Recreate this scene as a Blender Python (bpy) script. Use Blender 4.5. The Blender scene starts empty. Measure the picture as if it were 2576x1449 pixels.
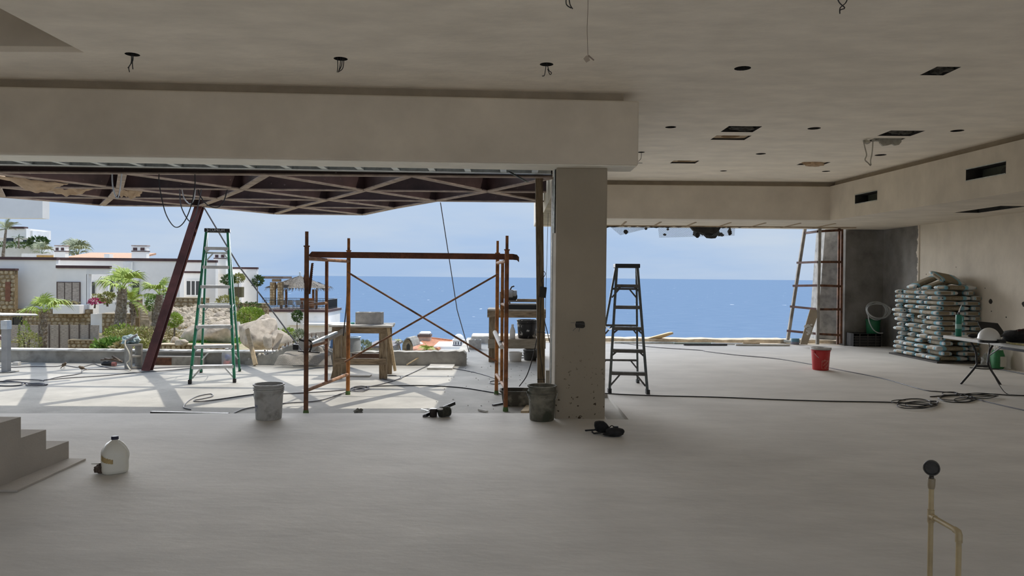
import bpy, bmesh, math, random
from mathutils import Vector, Matrix, noise as mnoise
S = bpy.context.scene
COL = S.collection
R = random.Random(7)
PI = math.pi
# ------------------------------------------------------------------ camera
F_PX, CAMH, PITCH, ROLL = 1850.0, 1.5, 0.01486, 0.0091
_R = Vector((1, 0, 0)); _F = Vector((0, math.cos(PITCH), -math.sin(PITCH))); _U = Vector((0, math.sin(PITCH), math.cos(PITCH)))
_cr = _R * math.cos(ROLL) + _U * math.sin(ROLL); _cu = _U * math.cos(ROLL) - _R * math.sin(ROLL)
cd = bpy.data.cameras.new('camera'); cam = bpy.data.objects.new('camera', cd); COL.objects.link(cam)
cd.sensor_width = 36; cd.lens = F_PX / 2576 * 36; cd.clip_start = .05; cd.clip_end = 100000
mw = Matrix.Identity(4)
for i in range(3):
    mw[i][0] = _cr[i]; mw[i][1] = _cu[i]; mw[i][2] = -_F[i]
mw[2][3] = CAMH
cam.matrix_world = mw
S.camera = cam
# ------------------------------------------------------------------ world: hazy pale-blue sky with faint clouds
W = bpy.data.worlds.new('sky'); S.world = W; W.use_nodes = True
nt = W.node_tree; nt.nodes.clear()
def wn(t): return nt.nodes.new(t)
tc = wn('ShaderNodeTexCoord'); mp = wn('ShaderNodeMapping'); mp.inputs['Scale'].default_value = (1.4, 1.4, 7)
nz = wn('ShaderNodeTexNoise'); nz.inputs['Scale'].default_value = 1.6; nz.inputs['Detail'].default_value = 5; nz.inputs['Roughness'].default_value = .55
cr = wn('ShaderNodeValToRGB'); cr.color_ramp.elements[0].position = .38; cr.color_ramp.elements[1].position = .75
sx = wn('ShaderNodeSeparateXYZ'); gr = wn('ShaderNodeValToRGB')
e = gr.color_ramp.elements; e[0].position = 0.0; e[0].color = (.40, .545, .775, 1); e[1].position = .6; e[1].color = (.36, .53, .84, 1)
e2 = gr.color_ramp.elements.new(.10); e2.color = (.45, .60, .83, 1)
mx = wn('ShaderNodeMixRGB'); mx.inputs[2].default_value = (.62, .70, .79, 1)
bg = wn('ShaderNodeBackground'); bg.inputs['Strength'].default_value = .77
out = wn('ShaderNodeOutputWorld')
L = nt.links.new
L(tc.outputs['Generated'], mp.inputs[0]); L(mp.outputs[0], nz.inputs['Vector']); L(nz.outputs[0], cr.inputs[0])
L(tc.outputs['Generated'], sx.inputs[0]); L(sx.outputs[2], gr.inputs[0])
L(cr.outputs[0], mx.inputs[0]); L(gr.outputs[0], mx.inputs[1]); L(mx.outputs[0], bg.inputs[0]); L(bg.outputs[0], out.inputs[0])
# ------------------------------------------------------------------ sun, nearly overhead from the right
SUN = Vector((-.315, -.115, -1)).normalized()
sd = bpy.data.lights.new('sun', 'SUN'); sd.energy = 2.35; sd.angle = .0093; sd.color = (1, .95, .86)
so = bpy.data.objects.new('sun', sd); COL.objects.link(so); so.rotation_euler = SUN.to_track_quat('-Z', 'Y').to_euler(); so.location = (4, 4, 12)
# added wide low sun lamp, fills the room in place of sea-sky light
gl = bpy.data.lights.new('sky_fill_sun', 'SUN'); gl.energy = 5.3; gl.angle = 1.0; gl.color = (.97, .98, 1)
go = bpy.data.objects.new('sky_fill_sun', gl); COL.objects.link(go); go.rotation_euler = Vector((.36, -1, -.21)).to_track_quat('-Z', 'Y').to_euler(); go.location = (-2, 30, 12)
S.view_settings.view_transform = 'Standard'; S.view_settings.look = 'None'
S.view_settings.exposure = 0.36; S.view_settings.gamma = 1.0; S.view_settings.use_curve_mapping = False
try:
    S.cycles.max_bounces = 10; S.cycles.diffuse_bounces = 8
except Exception: pass
# ------------------------------------------------------------------ pixel -> world helpers
def ray(x, y):
    u = x - 1288; v = y - 724.5
    return _cr * u - _cu * v + _F * F_PX
def Pz(x, y, z=0.0):
    d = ray(x, y); t = (z - CAMH) / d.z
    return Vector((d.x * t, d.y * t, z))
def Py(x, y, Y):
    d = ray(x, y); t = Y / d.y
    return Vector((d.x * t, Y, CAMH + d.z * t))
def V(*a): return Vector(a)
# ------------------------------------------------------------------ materials
_m = {}
def nodes(name):
    m = bpy.data.materials.new(name); m.use_nodes = True
    return m, m.node_tree.nodes, m.node_tree.links.new, m.node_tree.nodes['Principled BSDF']
def C4(c): return (c[0], c[1], c[2], 1)
def srgb(r, g, b):
    f = lambda c: (c/255/12.92 if c/255 <= .04045 else ((c/255+.055)/1.055)**2.4)
    return (f(r), f(g), f(b))
def mat(name, col, rough=.8, var=.12, scale=4., bump=.12, bscale=60., metal=0., col2=None, stretch=(1,1,1), lo=.35, hi=.65, detail=4, alpha=1., trans=0., coord='Object', spec=.5):
    if name in _m: return _m[name]
    m, N, K, B = nodes(name)
    t = N.new('ShaderNodeTexCoord'); mp = N.new('ShaderNodeMapping'); mp.inputs['Scale'].default_value = stretch
    K(t.outputs[coord], mp.inputs[0])
    n = N.new('ShaderNodeTexNoise'); n.inputs['Scale'].default_value = scale; n.inputs['Detail'].default_value = detail; n.inputs['Roughness'].default_value = .6
    K(mp.outputs[0], n.inputs['Vector'])
    r = N.new('ShaderNodeValToRGB'); r.color_ramp.elements[0].position = lo; r.color_ramp.elements[1].position = hi
    a = tuple(c * (1 - var) for c in col); b = col2 if col2 else tuple(min(1, c * (1 + var)) for c in col)
    r.color_ramp.elements[0].color = C4(a); r.color_ramp.elements[1].color = C4(b)
    K(n.outputs[0], r.inputs[0]); K(r.outputs[0], B.inputs['Base Color'])
    B.inputs['Roughness'].default_value = rough; B.inputs['Metallic'].default_value = metal
    B.inputs['Specular IOR Level'].default_value = spec
    if bump:
        n2 = N.new('ShaderNodeTexNoise'); n2.inputs['Scale'].default_value = bscale; n2.inputs['Detail'].default_value = 4
        K(mp.outputs[0], n2.inputs['Vector'])
        bp = N.new('ShaderNodeBump'); bp.inputs['Strength'].default_value = bump; bp.inputs['Distance'].default_value = .02
        K(n2.outputs[0], bp.inputs['Height']); K(bp.outputs[0], B.inputs['Normal'])
    if alpha < 1: B.inputs['Alpha'].default_value = alpha
    if trans: B.inputs['Transmission Weight'].default_value = trans
    _m[name] = m
    return m
def layered(name, col, spot, scale, lo, hi, scale2=2., var=.1, rough=.85, bump=.1, bscale=50, stretch=(1,1,1), zfade=None):
    """base colour with blotches plus sparse spots/stains of another colour; zfade=(z0,z1): spots only below"""
    if name in _m: return _m[name]
    m = mat(name, col, rough=rough, var=var, scale=scale2, bump=bump, bscale=bscale, stretch=stretch)
    N = m.node_tree.nodes; K = m.node_tree.links.new; B = N['Principled BSDF']
    base = B.inputs['Base Color'].links[0].from_socket
    t = N.new('ShaderNodeTexCoord')
    n = N.new('ShaderNodeTexNoise'); n.inputs['Scale'].default_value = scale; n.inputs['Detail'].default_value = 3
    K(t.outputs['Object'], n.inputs['Vector'])
    r = N.new('ShaderNodeValToRGB'); r.color_ramp.elements[0].position = lo; r.color_ramp.elements[1].position = hi
    K(n.outputs[0], r.inputs[0])
    fac = r.outputs[0]
    if zfade:
        s = N.new('ShaderNodeSeparateXYZ'); K(t.outputs['Object'], s.inputs[0])
        mr = N.new('ShaderNodeMapRange'); mr.inputs[1].default_value = zfade[0]; mr.inputs[2].default_value = zfade[1]; mr.inputs[3].default_value = 1; mr.inputs[4].default_value = 0
        K(s.outputs[2], mr.inputs[0]); mu = N.new('ShaderNodeMath'); mu.operation = 'MULTIPLY'
        K(fac, mu.inputs[0]); K(mr.outputs[0], mu.inputs[1]); fac = mu.outputs[0]
    mx = N.new('ShaderNodeMixRGB'); mx.inputs[2].default_value = C4(spot)
    K(fac, mx.inputs[0]); K(base, mx.inputs[1]); K(mx.outputs[0], B.inputs['Base Color'])
    return m
def emis(name, col, s):
    m, N, K, B = nodes(name); B.inputs['Emission Color'].default_value = C4(col); B.inputs['Emission Strength'].default_value = s; return m
# ------------------------------------------------------------------ mesh builder
class MB:
    def __init__(s): s.v = []; s.f = []; s.mi = []; s.cur = 0
    def add(s, vs, fs):
        o = len(s.v); s.v += [tuple(v) for v in vs]
        for f in fs: s.f.append(tuple(i + o for i in f)); s.mi.append(s.cur)
        return s
    def box(s, x0, x1, y0, y1, z0, z1):
        return s.add([(x0,y0,z0),(x1,y0,z0),(x1,y1,z0),(x0,y1,z0),(x0,y0,z1),(x1,y0,z1),(x1,y1,z1),(x0,y1,z1)],
                     [(0,3,2,1),(4,5,6,7),(0,1,5,4),(1,2,6,5),(2,3,7,6),(3,0,4,7)])
    def obox(s, c, ax, ay, az):   # centre and three half-axis vectors
        c = Vector(c); ax = Vector(ax); ay = Vector(ay); az = Vector(az); vs = []
        for k in (-1, 1):
            for i, j in ((-1,-1),(1,-1),(1,1),(-1,1)): vs.append(c + ax*i + ay*j + az*k)
        fs = [(0,3,2,1),(4,5,6,7),(0,1,5,4),(1,2,6,5),(2,3,7,6),(3,0,4,7)]
        if ax.cross(ay).dot(az) < 0: fs = [tuple(reversed(f)) for f in fs]
        return s.add(vs, fs)
    def bar(s, p, q, w, h, up=(0,0,1), w2=None, h2=None):
        p = Vector(p); q = Vector(q); d = (q - p).normalized(); up = Vector(up)
        if abs(d.dot(up)) > .98: up = Vector((0,1,0)) if abs(d.y) < .9 else Vector((1,0,0))
        a = d.cross(up).normalized(); b = a.cross(d).normalized()
        w2 = w if w2 is None else w2; h2 = h if h2 is None else h2; vs = []
        for c, ww, hh in ((p, w, h), (q, w2, h2)):
            for i, j in ((-1,-1),(1,-1),(1,1),(-1,1)): vs.append(c + a*i*ww/2 + b*j*hh/2)
        return s.add(vs, [(0,3,2,1)[::-1],(4,5,6,7)[::-1],(0,1,5,4)[::-1],(1,2,6,5)[::-1],(2,3,7,6)[::-1],(3,0,4,7)[::-1]])
    def tube(s, pts, r, n=8, caps=True, closed=False):
        pts = [Vector(p) for p in pts]; m = len(pts); rs = r if isinstance(r, (list, tuple)) else [r]*m
        t0 = (pts[1]-pts[0]).normalized(); up = Vector((0,0,1)) if abs(t0.z) < .9 else Vector((1,0,0))
        a = t0.cross(up).normalized(); vs = []
        for i, p in enumerate(pts):
            t = (pts[min(i+1,m-1)] - pts[max(i-1,0)])
            if t.length < 1e-9: t = t0
            t.normalize(); a = (a - t*a.dot(t))
            if a.length < 1e-6: a = t.orthogonal()
            a.normalize(); b = t.cross(a)
            for k in range(n):
                g = 2*PI*k/n; vs.append(p + (a*math.cos(g) + b*math.sin(g))*rs[i])
        fs = []
        for i in range(m-1):
            for k in range(n):
                k2 = (k+1) % n; fs.append((i*n+k, i*n+k2, (i+1)*n+k2, (i+1)*n+k))
        if caps: fs.append(tuple(range(n))[::-1]); fs.append(tuple((m-1)*n+k for k in range(n)))
        return s.add(vs, fs)
    def lathe(s, prof, c=(0,0,0), n=24, sq=0., axis=None, cap0=True, cap1=True):
        vs = []; c = Vector(c)
        for r, z in prof:
            for k in range(n):
                g = 2*PI*k/n; x, y = math.cos(g), math.sin(g)
                if sq: q = (abs(x)**sq + abs(y)**sq)**(-1/sq); x *= q; y *= q
                p = Vector((x*r, y*r, z))
                if axis is not None: p = axis @ p
                vs.append(c + p)
        fs = []
        for i in range(len(prof)-1):
            for k in range(n):
                k2 = (k+1) % n; fs.append((i*n+k, i*n+k2, (i+1)*n+k2, (i+1)*n+k))
        if cap0: fs.append(tuple(range(n))[::-1])
        if cap1: fs.append(tuple((len(prof)-1)*n+k for k in range(n)))
        return s.add(vs, fs)
    def prism(s, poly, vec):
        poly = [Vector(p) for p in poly]; vec = Vector(vec); n = len(poly)
        nrm = Vector((0,0,0))
        for i in range(n): nrm += poly[i].cross(poly[(i+1)%n])
        if nrm.dot(vec) < 0: poly = poly[::-1]
        vs = poly + [p + vec for p in poly]
        fs = [tuple(range(n))[::-1], tuple(range(n, 2*n))]
        for i in range(n): j = (i+1) % n; fs.append((i, j, j+n, i+n))
        return s.add(vs, fs)
    def blob(s, c, rad, seed=0, amp=.25, fr=1.2, sub=3, flat=None, facets=0):
        bm = bmesh.new(); bmesh.ops.create_icosphere(bm, subdivisions=sub, radius=1)
        c = Vector(c); off = Vector((seed*13.7, seed*7.1, seed*3.3)); vs = []
        fr_ = random.Random(seed*31+5); fn_ = [(Vector((fr_.gauss(0,1),fr_.gauss(0,1),fr_.gauss(0,.8))).normalized(), fr_.uniform(.66,.86)) for _ in range(facets)]
        for v in bm.verts:
            p = v.co.copy(); k = 1 + amp * mnoise.noise(p*fr + off) + amp*.35*mnoise.noise(p*fr*2.7 + off)
            p = p * k
            for n_, d_ in fn_:
                e_ = p.dot(n_) - d_
                if e_ > 0: p = p - n_*e_*.93
            q = Vector((p.x*rad[0], p.y*rad[1], p.z*rad[2]))
            if flat is not None: q.z = max(q.z, flat)
            vs.append(c + q)
        fs = [tuple(v.index for v in f.verts) for f in bm.faces]; bm.free()
        return s.add(vs, fs)
    def build(s, name, m, parent=None, smooth=False, bevel=0., seg=1, origin=None, sharp=True):
        me = bpy.data.meshes.new(name)
        if origin is not None: o0 = Vector(origin)
        elif parent is not None: o0 = wloc(parent)
        else:
            xs = [v[0] for v in s.v]; ys = [v[1] for v in s.v]; zs = [v[2] for v in s.v]
            o0 = Vector(((min(xs)+max(xs))/2, (min(ys)+max(ys))/2, min(zs)))
        me.from_pydata([tuple(Vector(v) - o0) for v in s.v], [], s.f)
        for mm in (m if isinstance(m, (list, tuple)) else [m]): me.materials.append(mm)
        for p, i in zip(me.polygons, s.mi): p.material_index = i; p.use_smooth = smooth
        me.update()
        o = bpy.data.objects.new(name, me); COL.objects.link(o)
        if parent is not None: o.parent = parent; o.location = o0 - wloc(parent)
        else: o.location = o0
        if bevel: b = o.modifiers.new('bevel', 'BEVEL'); b.width = bevel; b.segments = seg; b.limit_method = 'ANGLE'; b.angle_limit = .7
        if smooth and sharp:
            try: me.set_sharp_from_angle(angle=.9)
            except Exception: pass
        return o
def wloc(o):
    p = Vector(o.location); q = o.parent
    while q is not None: p += Vector(q.location); q = q.parent
    return p
def tag(o, label=None, cat=None, group=None, kind=None):
    if label: o['label'] = label
    if cat: o['category'] = cat
    if group: o['group'] = group
    if kind: o['kind'] = kind
    return o
def thing(name, label, cat, loc=(0,0,0), group=None):
    o = bpy.data.objects.new(name, None); o.empty_display_size = .1; COL.objects.link(o); o.location = loc
    return tag(o, label, cat, group)
def struct(name, mb, m, **k): return tag(mb.build(name, m, **k), kind='structure')
def copy_tree(o, parent=None):
    c = o.copy(); COL.objects.link(c); c.parent = parent
    for ch in o.children: copy_tree(ch, c)
    return c
def smoothpts(pts, k=6):
    pts = [Vector(p) for p in pts]; out = []
    for i in range(len(pts)-1):
        p0 = pts[max(i-1,0)]; p1 = pts[i]; p2 = pts[i+1]; p3 = pts[min(i+2,len(pts)-1)]
        for j in range(k):
            t = j/k; out.append(.5*((2*p1)+(p2-p0)*t+(2*p0-5*p1+4*p2-p3)*t*t+(3*p1-p0-3*p2+p3)*t**3))
    return out + [pts[-1]]
def text_data(s, size=1.):
    cu = bpy.data.curves.new('txt', 'FONT'); cu.body = s; cu.size = size; cu.align_x = 'CENTER'; cu.align_y = 'CENTER'; cu.resolution_u = 2
    ob = bpy.data.objects.new('txt', cu); COL.objects.link(ob)
    dg = bpy.context.evaluated_depsgraph_get(); dg.update(); me = ob.evaluated_get(dg).to_mesh()
    vs = [v.co.copy() for v in me.vertices]; fs = [tuple(p.vertices) for p in me.polygons]
    bpy.data.objects.remove(ob); bpy.data.curves.remove(cu)
    return vs, fs
# ================================================================== materials
PLASTER = mat('plaster', (.62, .56, .47), rough=.92, var=.10, scale=1.6, bump=.10, bscale=30, stretch=(1, 1.6, 1), lo=.3, hi=.7)
CEIL = mat('ceiling_plaster', (.87, .80, .69), rough=.92, var=.10, scale=2.0, bump=.22, bscale=11, stretch=(.8, 1.5, 1), lo=.3, hi=.7, detail=7)
FLOORM = mat('floor_micro_cement', (.58, .555, .515), rough=.75, var=.11, scale=1.6, bump=.16, bscale=9, stretch=(.75, 1.35, 1), lo=.28, hi=.72, spec=.25, detail=8)
TERR = layered('terrace_concrete', (.39, .375, .34), (.30, .29, .27), 9, .66, .80, scale2=1.8, var=.14, rough=.9, bump=.2, bscale=30)
PIERM = layered('pier_plaster', (.345, .30, .235), (.055, .038, .02), 27, .64, .68, scale2=1.2, var=.06, rough=.92, bump=.07, bscale=30, zfade=(.15, .85))
ROUGHC = layered('rough_grey_render', (.165, .155, .14), (.27, .26, .245), 1.7, .42, .75, scale2=4, var=.16, rough=.95, bump=.35, bscale=20)
CONC = layered('weathered_concrete', (.36, .345, .31), (.22, .21, .18), 6, .5, .75, scale2=2.2, var=.2, rough=.95, bump=.3, bscale=25)
CONCL = mat('pale_concrete', (.62, .60, .56), rough=.95, var=.18, scale=4, bump=.3, bscale=25)
WHITE = mat('white_render', (.82, .81, .79), rough=.9, var=.05, scale=1.2, bump=.05)
BLACK = mat('black_plastic', (.012, .012, .013), rough=.5, var=.2, bump=.02)
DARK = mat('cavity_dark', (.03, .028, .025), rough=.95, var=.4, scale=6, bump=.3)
STEEL = mat('galvanised_steel', (.52, .56, .56), rough=.38, var=.2, scale=14, bump=.05, metal=.75)
ALU = mat('aluminium', (.62, .63, .63), rough=.42, var=.14, scale=9, bump=.04, metal=.6)
MAROON = layered('primer_steel', (.062, .034, .030), (.20, .15, .13), 24, .70, .74, scale2=1.4, var=.5, rough=.6, bump=.05)
FLANGE = mat('dusty_flange', (.36, .28, .225), rough=.8, var=.25, scale=6, bump=.1)
RUST = mat('rust_orange', (.36, .135, .035), rough=.7, var=.45, scale=9, bump=.25, bscale=50, col2=(.50, .20, .05))
RUSTD = mat('rust_dark', (.105, .045, .026), rough=.75, var=.45, scale=8, bump=.25, bscale=50, col2=(.2, .085, .04))
WOODM = mat('old_wood', (.27, .19, .115), rough=.85, var=.35, scale=5, bump=.25, bscale=30, stretch=(6, 6, 1.0), col2=(.40, .31, .2))
WOODX = mat('old_wood_x', (.27, .195, .12), rough=.85, var=.35, scale=5, bump=.25, bscale=30, stretch=(1.0, 6, 6), col2=(.42, .32, .21))
PINE = mat('pine_board', (.56, .43, .27), rough=.8, var=.2, scale=4, bump=.12, stretch=(1, 5, 5))
GREENL = mat('green_fibreglass', (.016, .20, .105), rough=.45, var=.2, scale=10, bump=.03)
GREYL = mat('grey_fibreglass', (.085, .10, .10), rough=.5, var=.25, scale=12, bump=.05)
CABLE = mat('black_cable', (.025, .025, .026), rough=.55, var=.2, bump=0)
CABLEG = mat('grey_cable', (.11, .11, .125), rough=.6, var=.2, bump=0)
PAPER = mat('kraft_paper', (.50, .36, .235), rough=.8, var=.15, scale=6, bump=.3, bscale=9)
REVEAL_SHADE = mat('reveal_shade', (.34,.29,.225), rough=.95, var=.1, scale=3, bump=.05)  # shade of the recessed strips put into a darker plaster colour
# ================================================================== the room shell
CY = -1.7                               # ceiling stops here; unseen sunny courtyard added behind the camera to bounce light in
CZ, BZ, BT = 3.43, 2.67, 3.34          # ceiling, beam underside, beam top
fe = lambda x: 8.09 + .053 * x          # edge of the indoor floor towards the terrace
WX = 8.58                                # right wall
b = MB()
b.prism([V(-9,-11,-.05), V(WX,-11,-.05), V(WX,7.78,-.05), V(1.02,7.78,-.05), V(1.02,fe(.4),-.05), V(.46,fe(.46),-.05), V(-9,fe(-9),-.05)], (0,0,.05))
b.box(1.25, WX, 7.78, 16.75, -.05, 0); b.box(.46, 1.25, 9.55, 16.75, -.05, 0)
struct('floor', b, FLOORM, origin=(0,0,0))
b = MB()
b.box(-14, 9.2, 6.5, 12.75, -.35, -.051); b.box(-1.12, 9.2, 12.75, 17.9, -.35, -.051); b.box(-1.12, .46, 17.9, 18.7, -.35, -.051); b.box(-9.2, 9.2, -11, 6.5, -.35, -.051)
struct('floor_terrace', b, TERR, origin=(0,0,0))
# ceiling with openings
def cut(obj, boxes, m=None):
    cb = MB()
    for f in boxes: f(cb)
    co = cb.build('cutter', m or DARK, origin=(0,0,0))  # default dark on the cut faces paints in the shade inside the holes
    md = obj.modifiers.new('b', 'BOOLEAN'); md.operation = 'DIFFERENCE'; md.object = co; md.solver = 'EXACT'; md.use_self = True; md.material_mode = 'TRANSFER'
    dg = bpy.context.evaluated_depsgraph_get(); dg.update()
    me = bpy.data.meshes.new_from_object(obj.evaluated_get(dg)); obj.modifiers.clear(); old = obj.data; obj.data = me
    bpy.data.meshes.remove(old); bpy.data.objects.remove(co)
def cyl(x, y, z0, z1, r, n=16): return lambda m: m.lathe([(r, z0), (r, z1)], (x, y, 0), n)
def bxx(*a): return lambda m: m.box(*a)
ROUND = [(333,137,.062),(857,148,.062),(1375,162,.062),(1868,172,.075),(1687,320,.07),(2048,323,.08),(2408,329,.08),(1613,383,.055),(1914,387,.075),(2215,390,.085),(1820,430,.06),(2078,431,.07),(1750,461,.05),(1979,462,.05),(1430,-9,.06),(2118,-14,.06)]
ceil = struct('ceiling', MB().box(-9, WX+.4, CY, 17.4, CZ, CZ+.05), CEIL, origin=(0,0,CZ))
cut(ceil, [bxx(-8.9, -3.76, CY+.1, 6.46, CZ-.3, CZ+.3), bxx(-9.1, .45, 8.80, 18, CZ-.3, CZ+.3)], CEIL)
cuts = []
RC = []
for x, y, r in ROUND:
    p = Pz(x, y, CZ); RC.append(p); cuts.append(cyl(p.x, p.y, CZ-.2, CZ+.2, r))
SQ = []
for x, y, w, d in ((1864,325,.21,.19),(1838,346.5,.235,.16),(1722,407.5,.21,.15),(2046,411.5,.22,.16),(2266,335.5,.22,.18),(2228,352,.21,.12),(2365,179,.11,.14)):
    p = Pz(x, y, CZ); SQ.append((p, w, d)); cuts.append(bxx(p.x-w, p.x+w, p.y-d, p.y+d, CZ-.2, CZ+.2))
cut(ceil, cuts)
roof = MB().box(-3.70, 9.2, CY, 8.80, 4.05, 4.25); roof.box(.45, 9.2, 8.80, 17.6, 4.05, 4.25); roof.box(-9.2, -3.70, 6.6, 8.80, 4.05, 4.25)
roof.box(-9.2, .5, 8.73, 8.80, 3.45, 4.05); roof.box(.45, .5, 8.80, 17.6, 3.45, 4.05)
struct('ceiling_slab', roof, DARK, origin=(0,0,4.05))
b = MB().box(-9.2, -3.70, 6.46, 6.6, CZ+.05, 6.2); b.box(-3.76, -3.64, CY, 6.6, CZ+.05, 6.2); b.box(-9.2, -3.64, CY-.1, CY, CZ, 6.2); b.box(-9.2,-3.6,CY-.1,6.7,6.2,6.3)
b.box(-3.64, 9.2, CY-.1, CY, CZ-.02, 4.25)
struct('wall_stairwell', b, PLASTER, origin=(0,0,0))
# outer walls (the open back behind the camera is made up to light the room)
b = MB().box(-9.2, -9, -11, CY-.1, -.05, 3.4); b.box(-9.2, -9, CY-.1, 7.3, -.05, 6.2); struct('wall_left', b, PLASTER, origin=(0,0,0))
b = MB().box(-9.2, 9.2, -11.2, -11, -.05, 3.0)
struct('wall_back', b, PLASTER, origin=(0,0,0))
b = MB().box(WX, WX+.3, CY, 15.5, -.05, CZ+.6)
wr = struct('wall_right', b, PLASTER, origin=(0,0,0))
hp = [Py(2492, 759, 13.0), Py(2300, 700, 15)]
b = MB()
ragged = [V(WX-.02, 15.5, -.05)] + [V(WX-.02, 15.55 + .07*mnoise.noise(V(k*.11,5,0)) + R.uniform(-.018,.018), -.05 + k*(2.73)/110) for k in range(111)] + [V(WX-.02, 15.5, 2.68)]
b.prism(ragged, (.3, 0, 0)); tagp = b.build('plaster_edge', PLASTER, parent=wr)
b = MB().box(WX+.02, WX+.3, 15.45, 17.4, -.05, CZ+.6); b.box(7.72, WX+.3, 17.05, 17.4, -.05, CZ+.6)
struct('wall_far', b, ROUGHC, origin=(0,0,0))
for px_, r_ in (((2492,759),.05),((2494,783),.012),((2531,798),.014),((2405,672),.01),((2478,725),.01),((2576,765),.05),((2330,690),.012)):
    d_ = ray(*px_); t_ = (WX-.001)/d_.x; c_ = V(WX-.001, d_.y*t_, CAMH+d_.z*t_); h_ = MB()
    h_.prism([c_ + V(0, r_*1.1*math.cos(a)*R.uniform(.8,1.1), r_*math.sin(a)*R.uniform(.8,1.1)) for a in [2*PI*k/12 for k in range(12)]], (.01,0,0)); h_.build('wall_hole', DARK, parent=wr)
# front beam over the wide opening
def fl(x): return 7.577 + .0566 * x     # front line of the beam
b = MB(); x0, x1 = -9, 1.30
b.prism([V(x0,fl(x0),BZ), V(x1,fl(x1),BZ), V(x1,fl(x1)+.42,BZ), V(x0,fl(x0)+.42,BZ)], (0,0,BT-BZ))
ob = struct('beam_front', b, PLASTER, bevel=.02, seg=2, origin=(0,0,BZ))
b = MB(); b.prism([V(x0,fl(x0)+.02,BZ-.006), V(1.28,fl(1.28)+.02,BZ-.006), V(1.28,fl(1.28)+.42,BZ-.006), V(x0,fl(x0)+.42,BZ-.006)], (0,0,.008)); struct('trim_7', b, mat('soffit_primer_lit', (.88,.85,.76), rough=.9, var=.04, bump=.05), origin=(0,0,BZ))  # pale primer, whitened to stand in for light bounced off the terrace
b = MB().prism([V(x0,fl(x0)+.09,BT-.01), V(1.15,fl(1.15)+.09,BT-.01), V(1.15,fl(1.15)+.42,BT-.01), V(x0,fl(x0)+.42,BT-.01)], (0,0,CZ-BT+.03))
struct('trim_1', b, REVEAL_SHADE, origin=(0,0,BT))
# pier
b = MB().box(.462, 1.0, 7.80, 8.90, -.05, BZ)
pier = struct('wall_pier', b, PIERM, bevel=.018, seg=2, origin=(0,0,0))
b = MB(); b.box(.452,.464,7.93,7.99,1.98,BZ-.01); b.box(.440,.464,7.985,7.99,1.98,BZ-.01); b.box(.440,.464,7.93,7.935,1.98,BZ-.01)
b.build('metal_channel', STEEL, parent=pier)
b = MB(); b.box(.45,.47,8.42,8.45,-.05,2.62); b.build('corner_bead', STEEL, parent=pier)
# junction box broken into the pier
jb = Py(1459, 817, 7.797); b = MB()
pl = [(jb.x + .053*abs(math.cos(a))**.5*(1 if math.cos(a) > 0 else -1)*R.uniform(.88,1.05), jb.z + .037*abs(math.sin(a))**.5*(1 if math.sin(a) > 0 else -1)*R.uniform(.85,1.08)) for a in [2*PI*k/14 for k in range(14)]]
b.prism([V(x, 7.797, z) for x, z in pl], (0, .012, 0)); bx_ = b.build('junction_hole', DARK, parent=pier)
b = MB()
for a, c in (((-.055,.018),(-.1,.02)),((-.04,-.03),(-.075,-.065)),((.0,-.03),(-.012,-.075)),((-.04,.01),(.05,.005))):
    b.tube([V(jb.x+a[0],7.797,jb.z+a[1]), V(jb.x+(a[0]+c[0])/2,7.785,jb.z+(a[1]+c[1])/2+.004), V(jb.x+c[0],7.79,jb.z+c[1])], .0022, 6)
b.build('wire', CABLEG, parent=pier)
# side beam running back from the pier, raw concrete
struct('beam_side', MB().box(.49, 1.0, 8.90, 14.5, 2.53, CZ+.02), mat('raw_concrete_yellow', (.42,.37,.26), rough=.95, var=.25, scale=3, bump=.35, bscale=18), origin=(0,0,2.5))
# far beam and dropped soffit on the right
b = MB(); b.prism([V(.49,14.5,BZ), V(6.26,14.5,BZ), V(6.26,17.0,BZ), V(.49,17.0,BZ)], (0,0,BT-BZ)); struct('beam_far', b, PLASTER, bevel=.012, origin=(0,0,BZ))
sl = lambda y: 6.24 + (14.5 - y) * .068
b = MB().prism([V(sl(14.5),14.5,BZ), V(WX,14.5,BZ), V(WX,17.0,BZ), V(sl(14.5),17.0,BZ)], (0,0,.66))
struct('soffit_far_corner', b, PLASTER, origin=(0,0,BZ))
b = MB().prism([V(sl(CY),CY,BZ), V(WX,CY,BZ), V(WX,14.5,BZ), V(sl(14.5),14.5,BZ)], (0,0,BT-BZ))
sof = struct('soffit_right', b, PLASTER, origin=(0,0,BZ))
def sofp(x, y):   # pixel on the sloping inner face of the soffit
    d = ray(x, y); t = (6.24 + 14.5*.068) / (d.x + .068*d.y); return V(d.x*t, d.y*t, CAMH + d.z*t)
vents = []
for pa, pb in (((2430,432),(2531,404)), ((2151,489),(2207,482))):
    a = sofp(*pa); c = sofp(*pb); vents.append((min(a.y,c.y), max(a.y,c.y), a.z, a.z))
VT = [(sofp(2430,428), sofp(2531,405), sofp(2430,455), sofp(2531,436)), (sofp(2151,489), sofp(2207,482), sofp(2151,512), sofp(2207,504))]
cuts = []
for tl, tr, bl, br in VT:
    ya, yb = tr.y, tl.y; zt = (tl.z+tr.z)/2; zb = (bl.z+br.z)/2
    cuts.append(lambda m, ya=ya, yb=yb, zb=zb, zt=zt: m.prism([V(sl(ya)-.1,ya,zb), V(sl(ya)+.35,ya,zb), V(sl(yb)+.35,yb,zb), V(sl(yb)-.1,yb,zb)], (0,0,zt-zb)))
sA, sB = Pz(2400, 535, BZ), Pz(2540, 523, BZ)
cuts.append(bxx(sA.x, sA.x+.42, min(sA.y,sB.y)-.3, max(sA.y,sB.y), BZ-.1, BZ+.25))
cut(sof, cuts)
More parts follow.
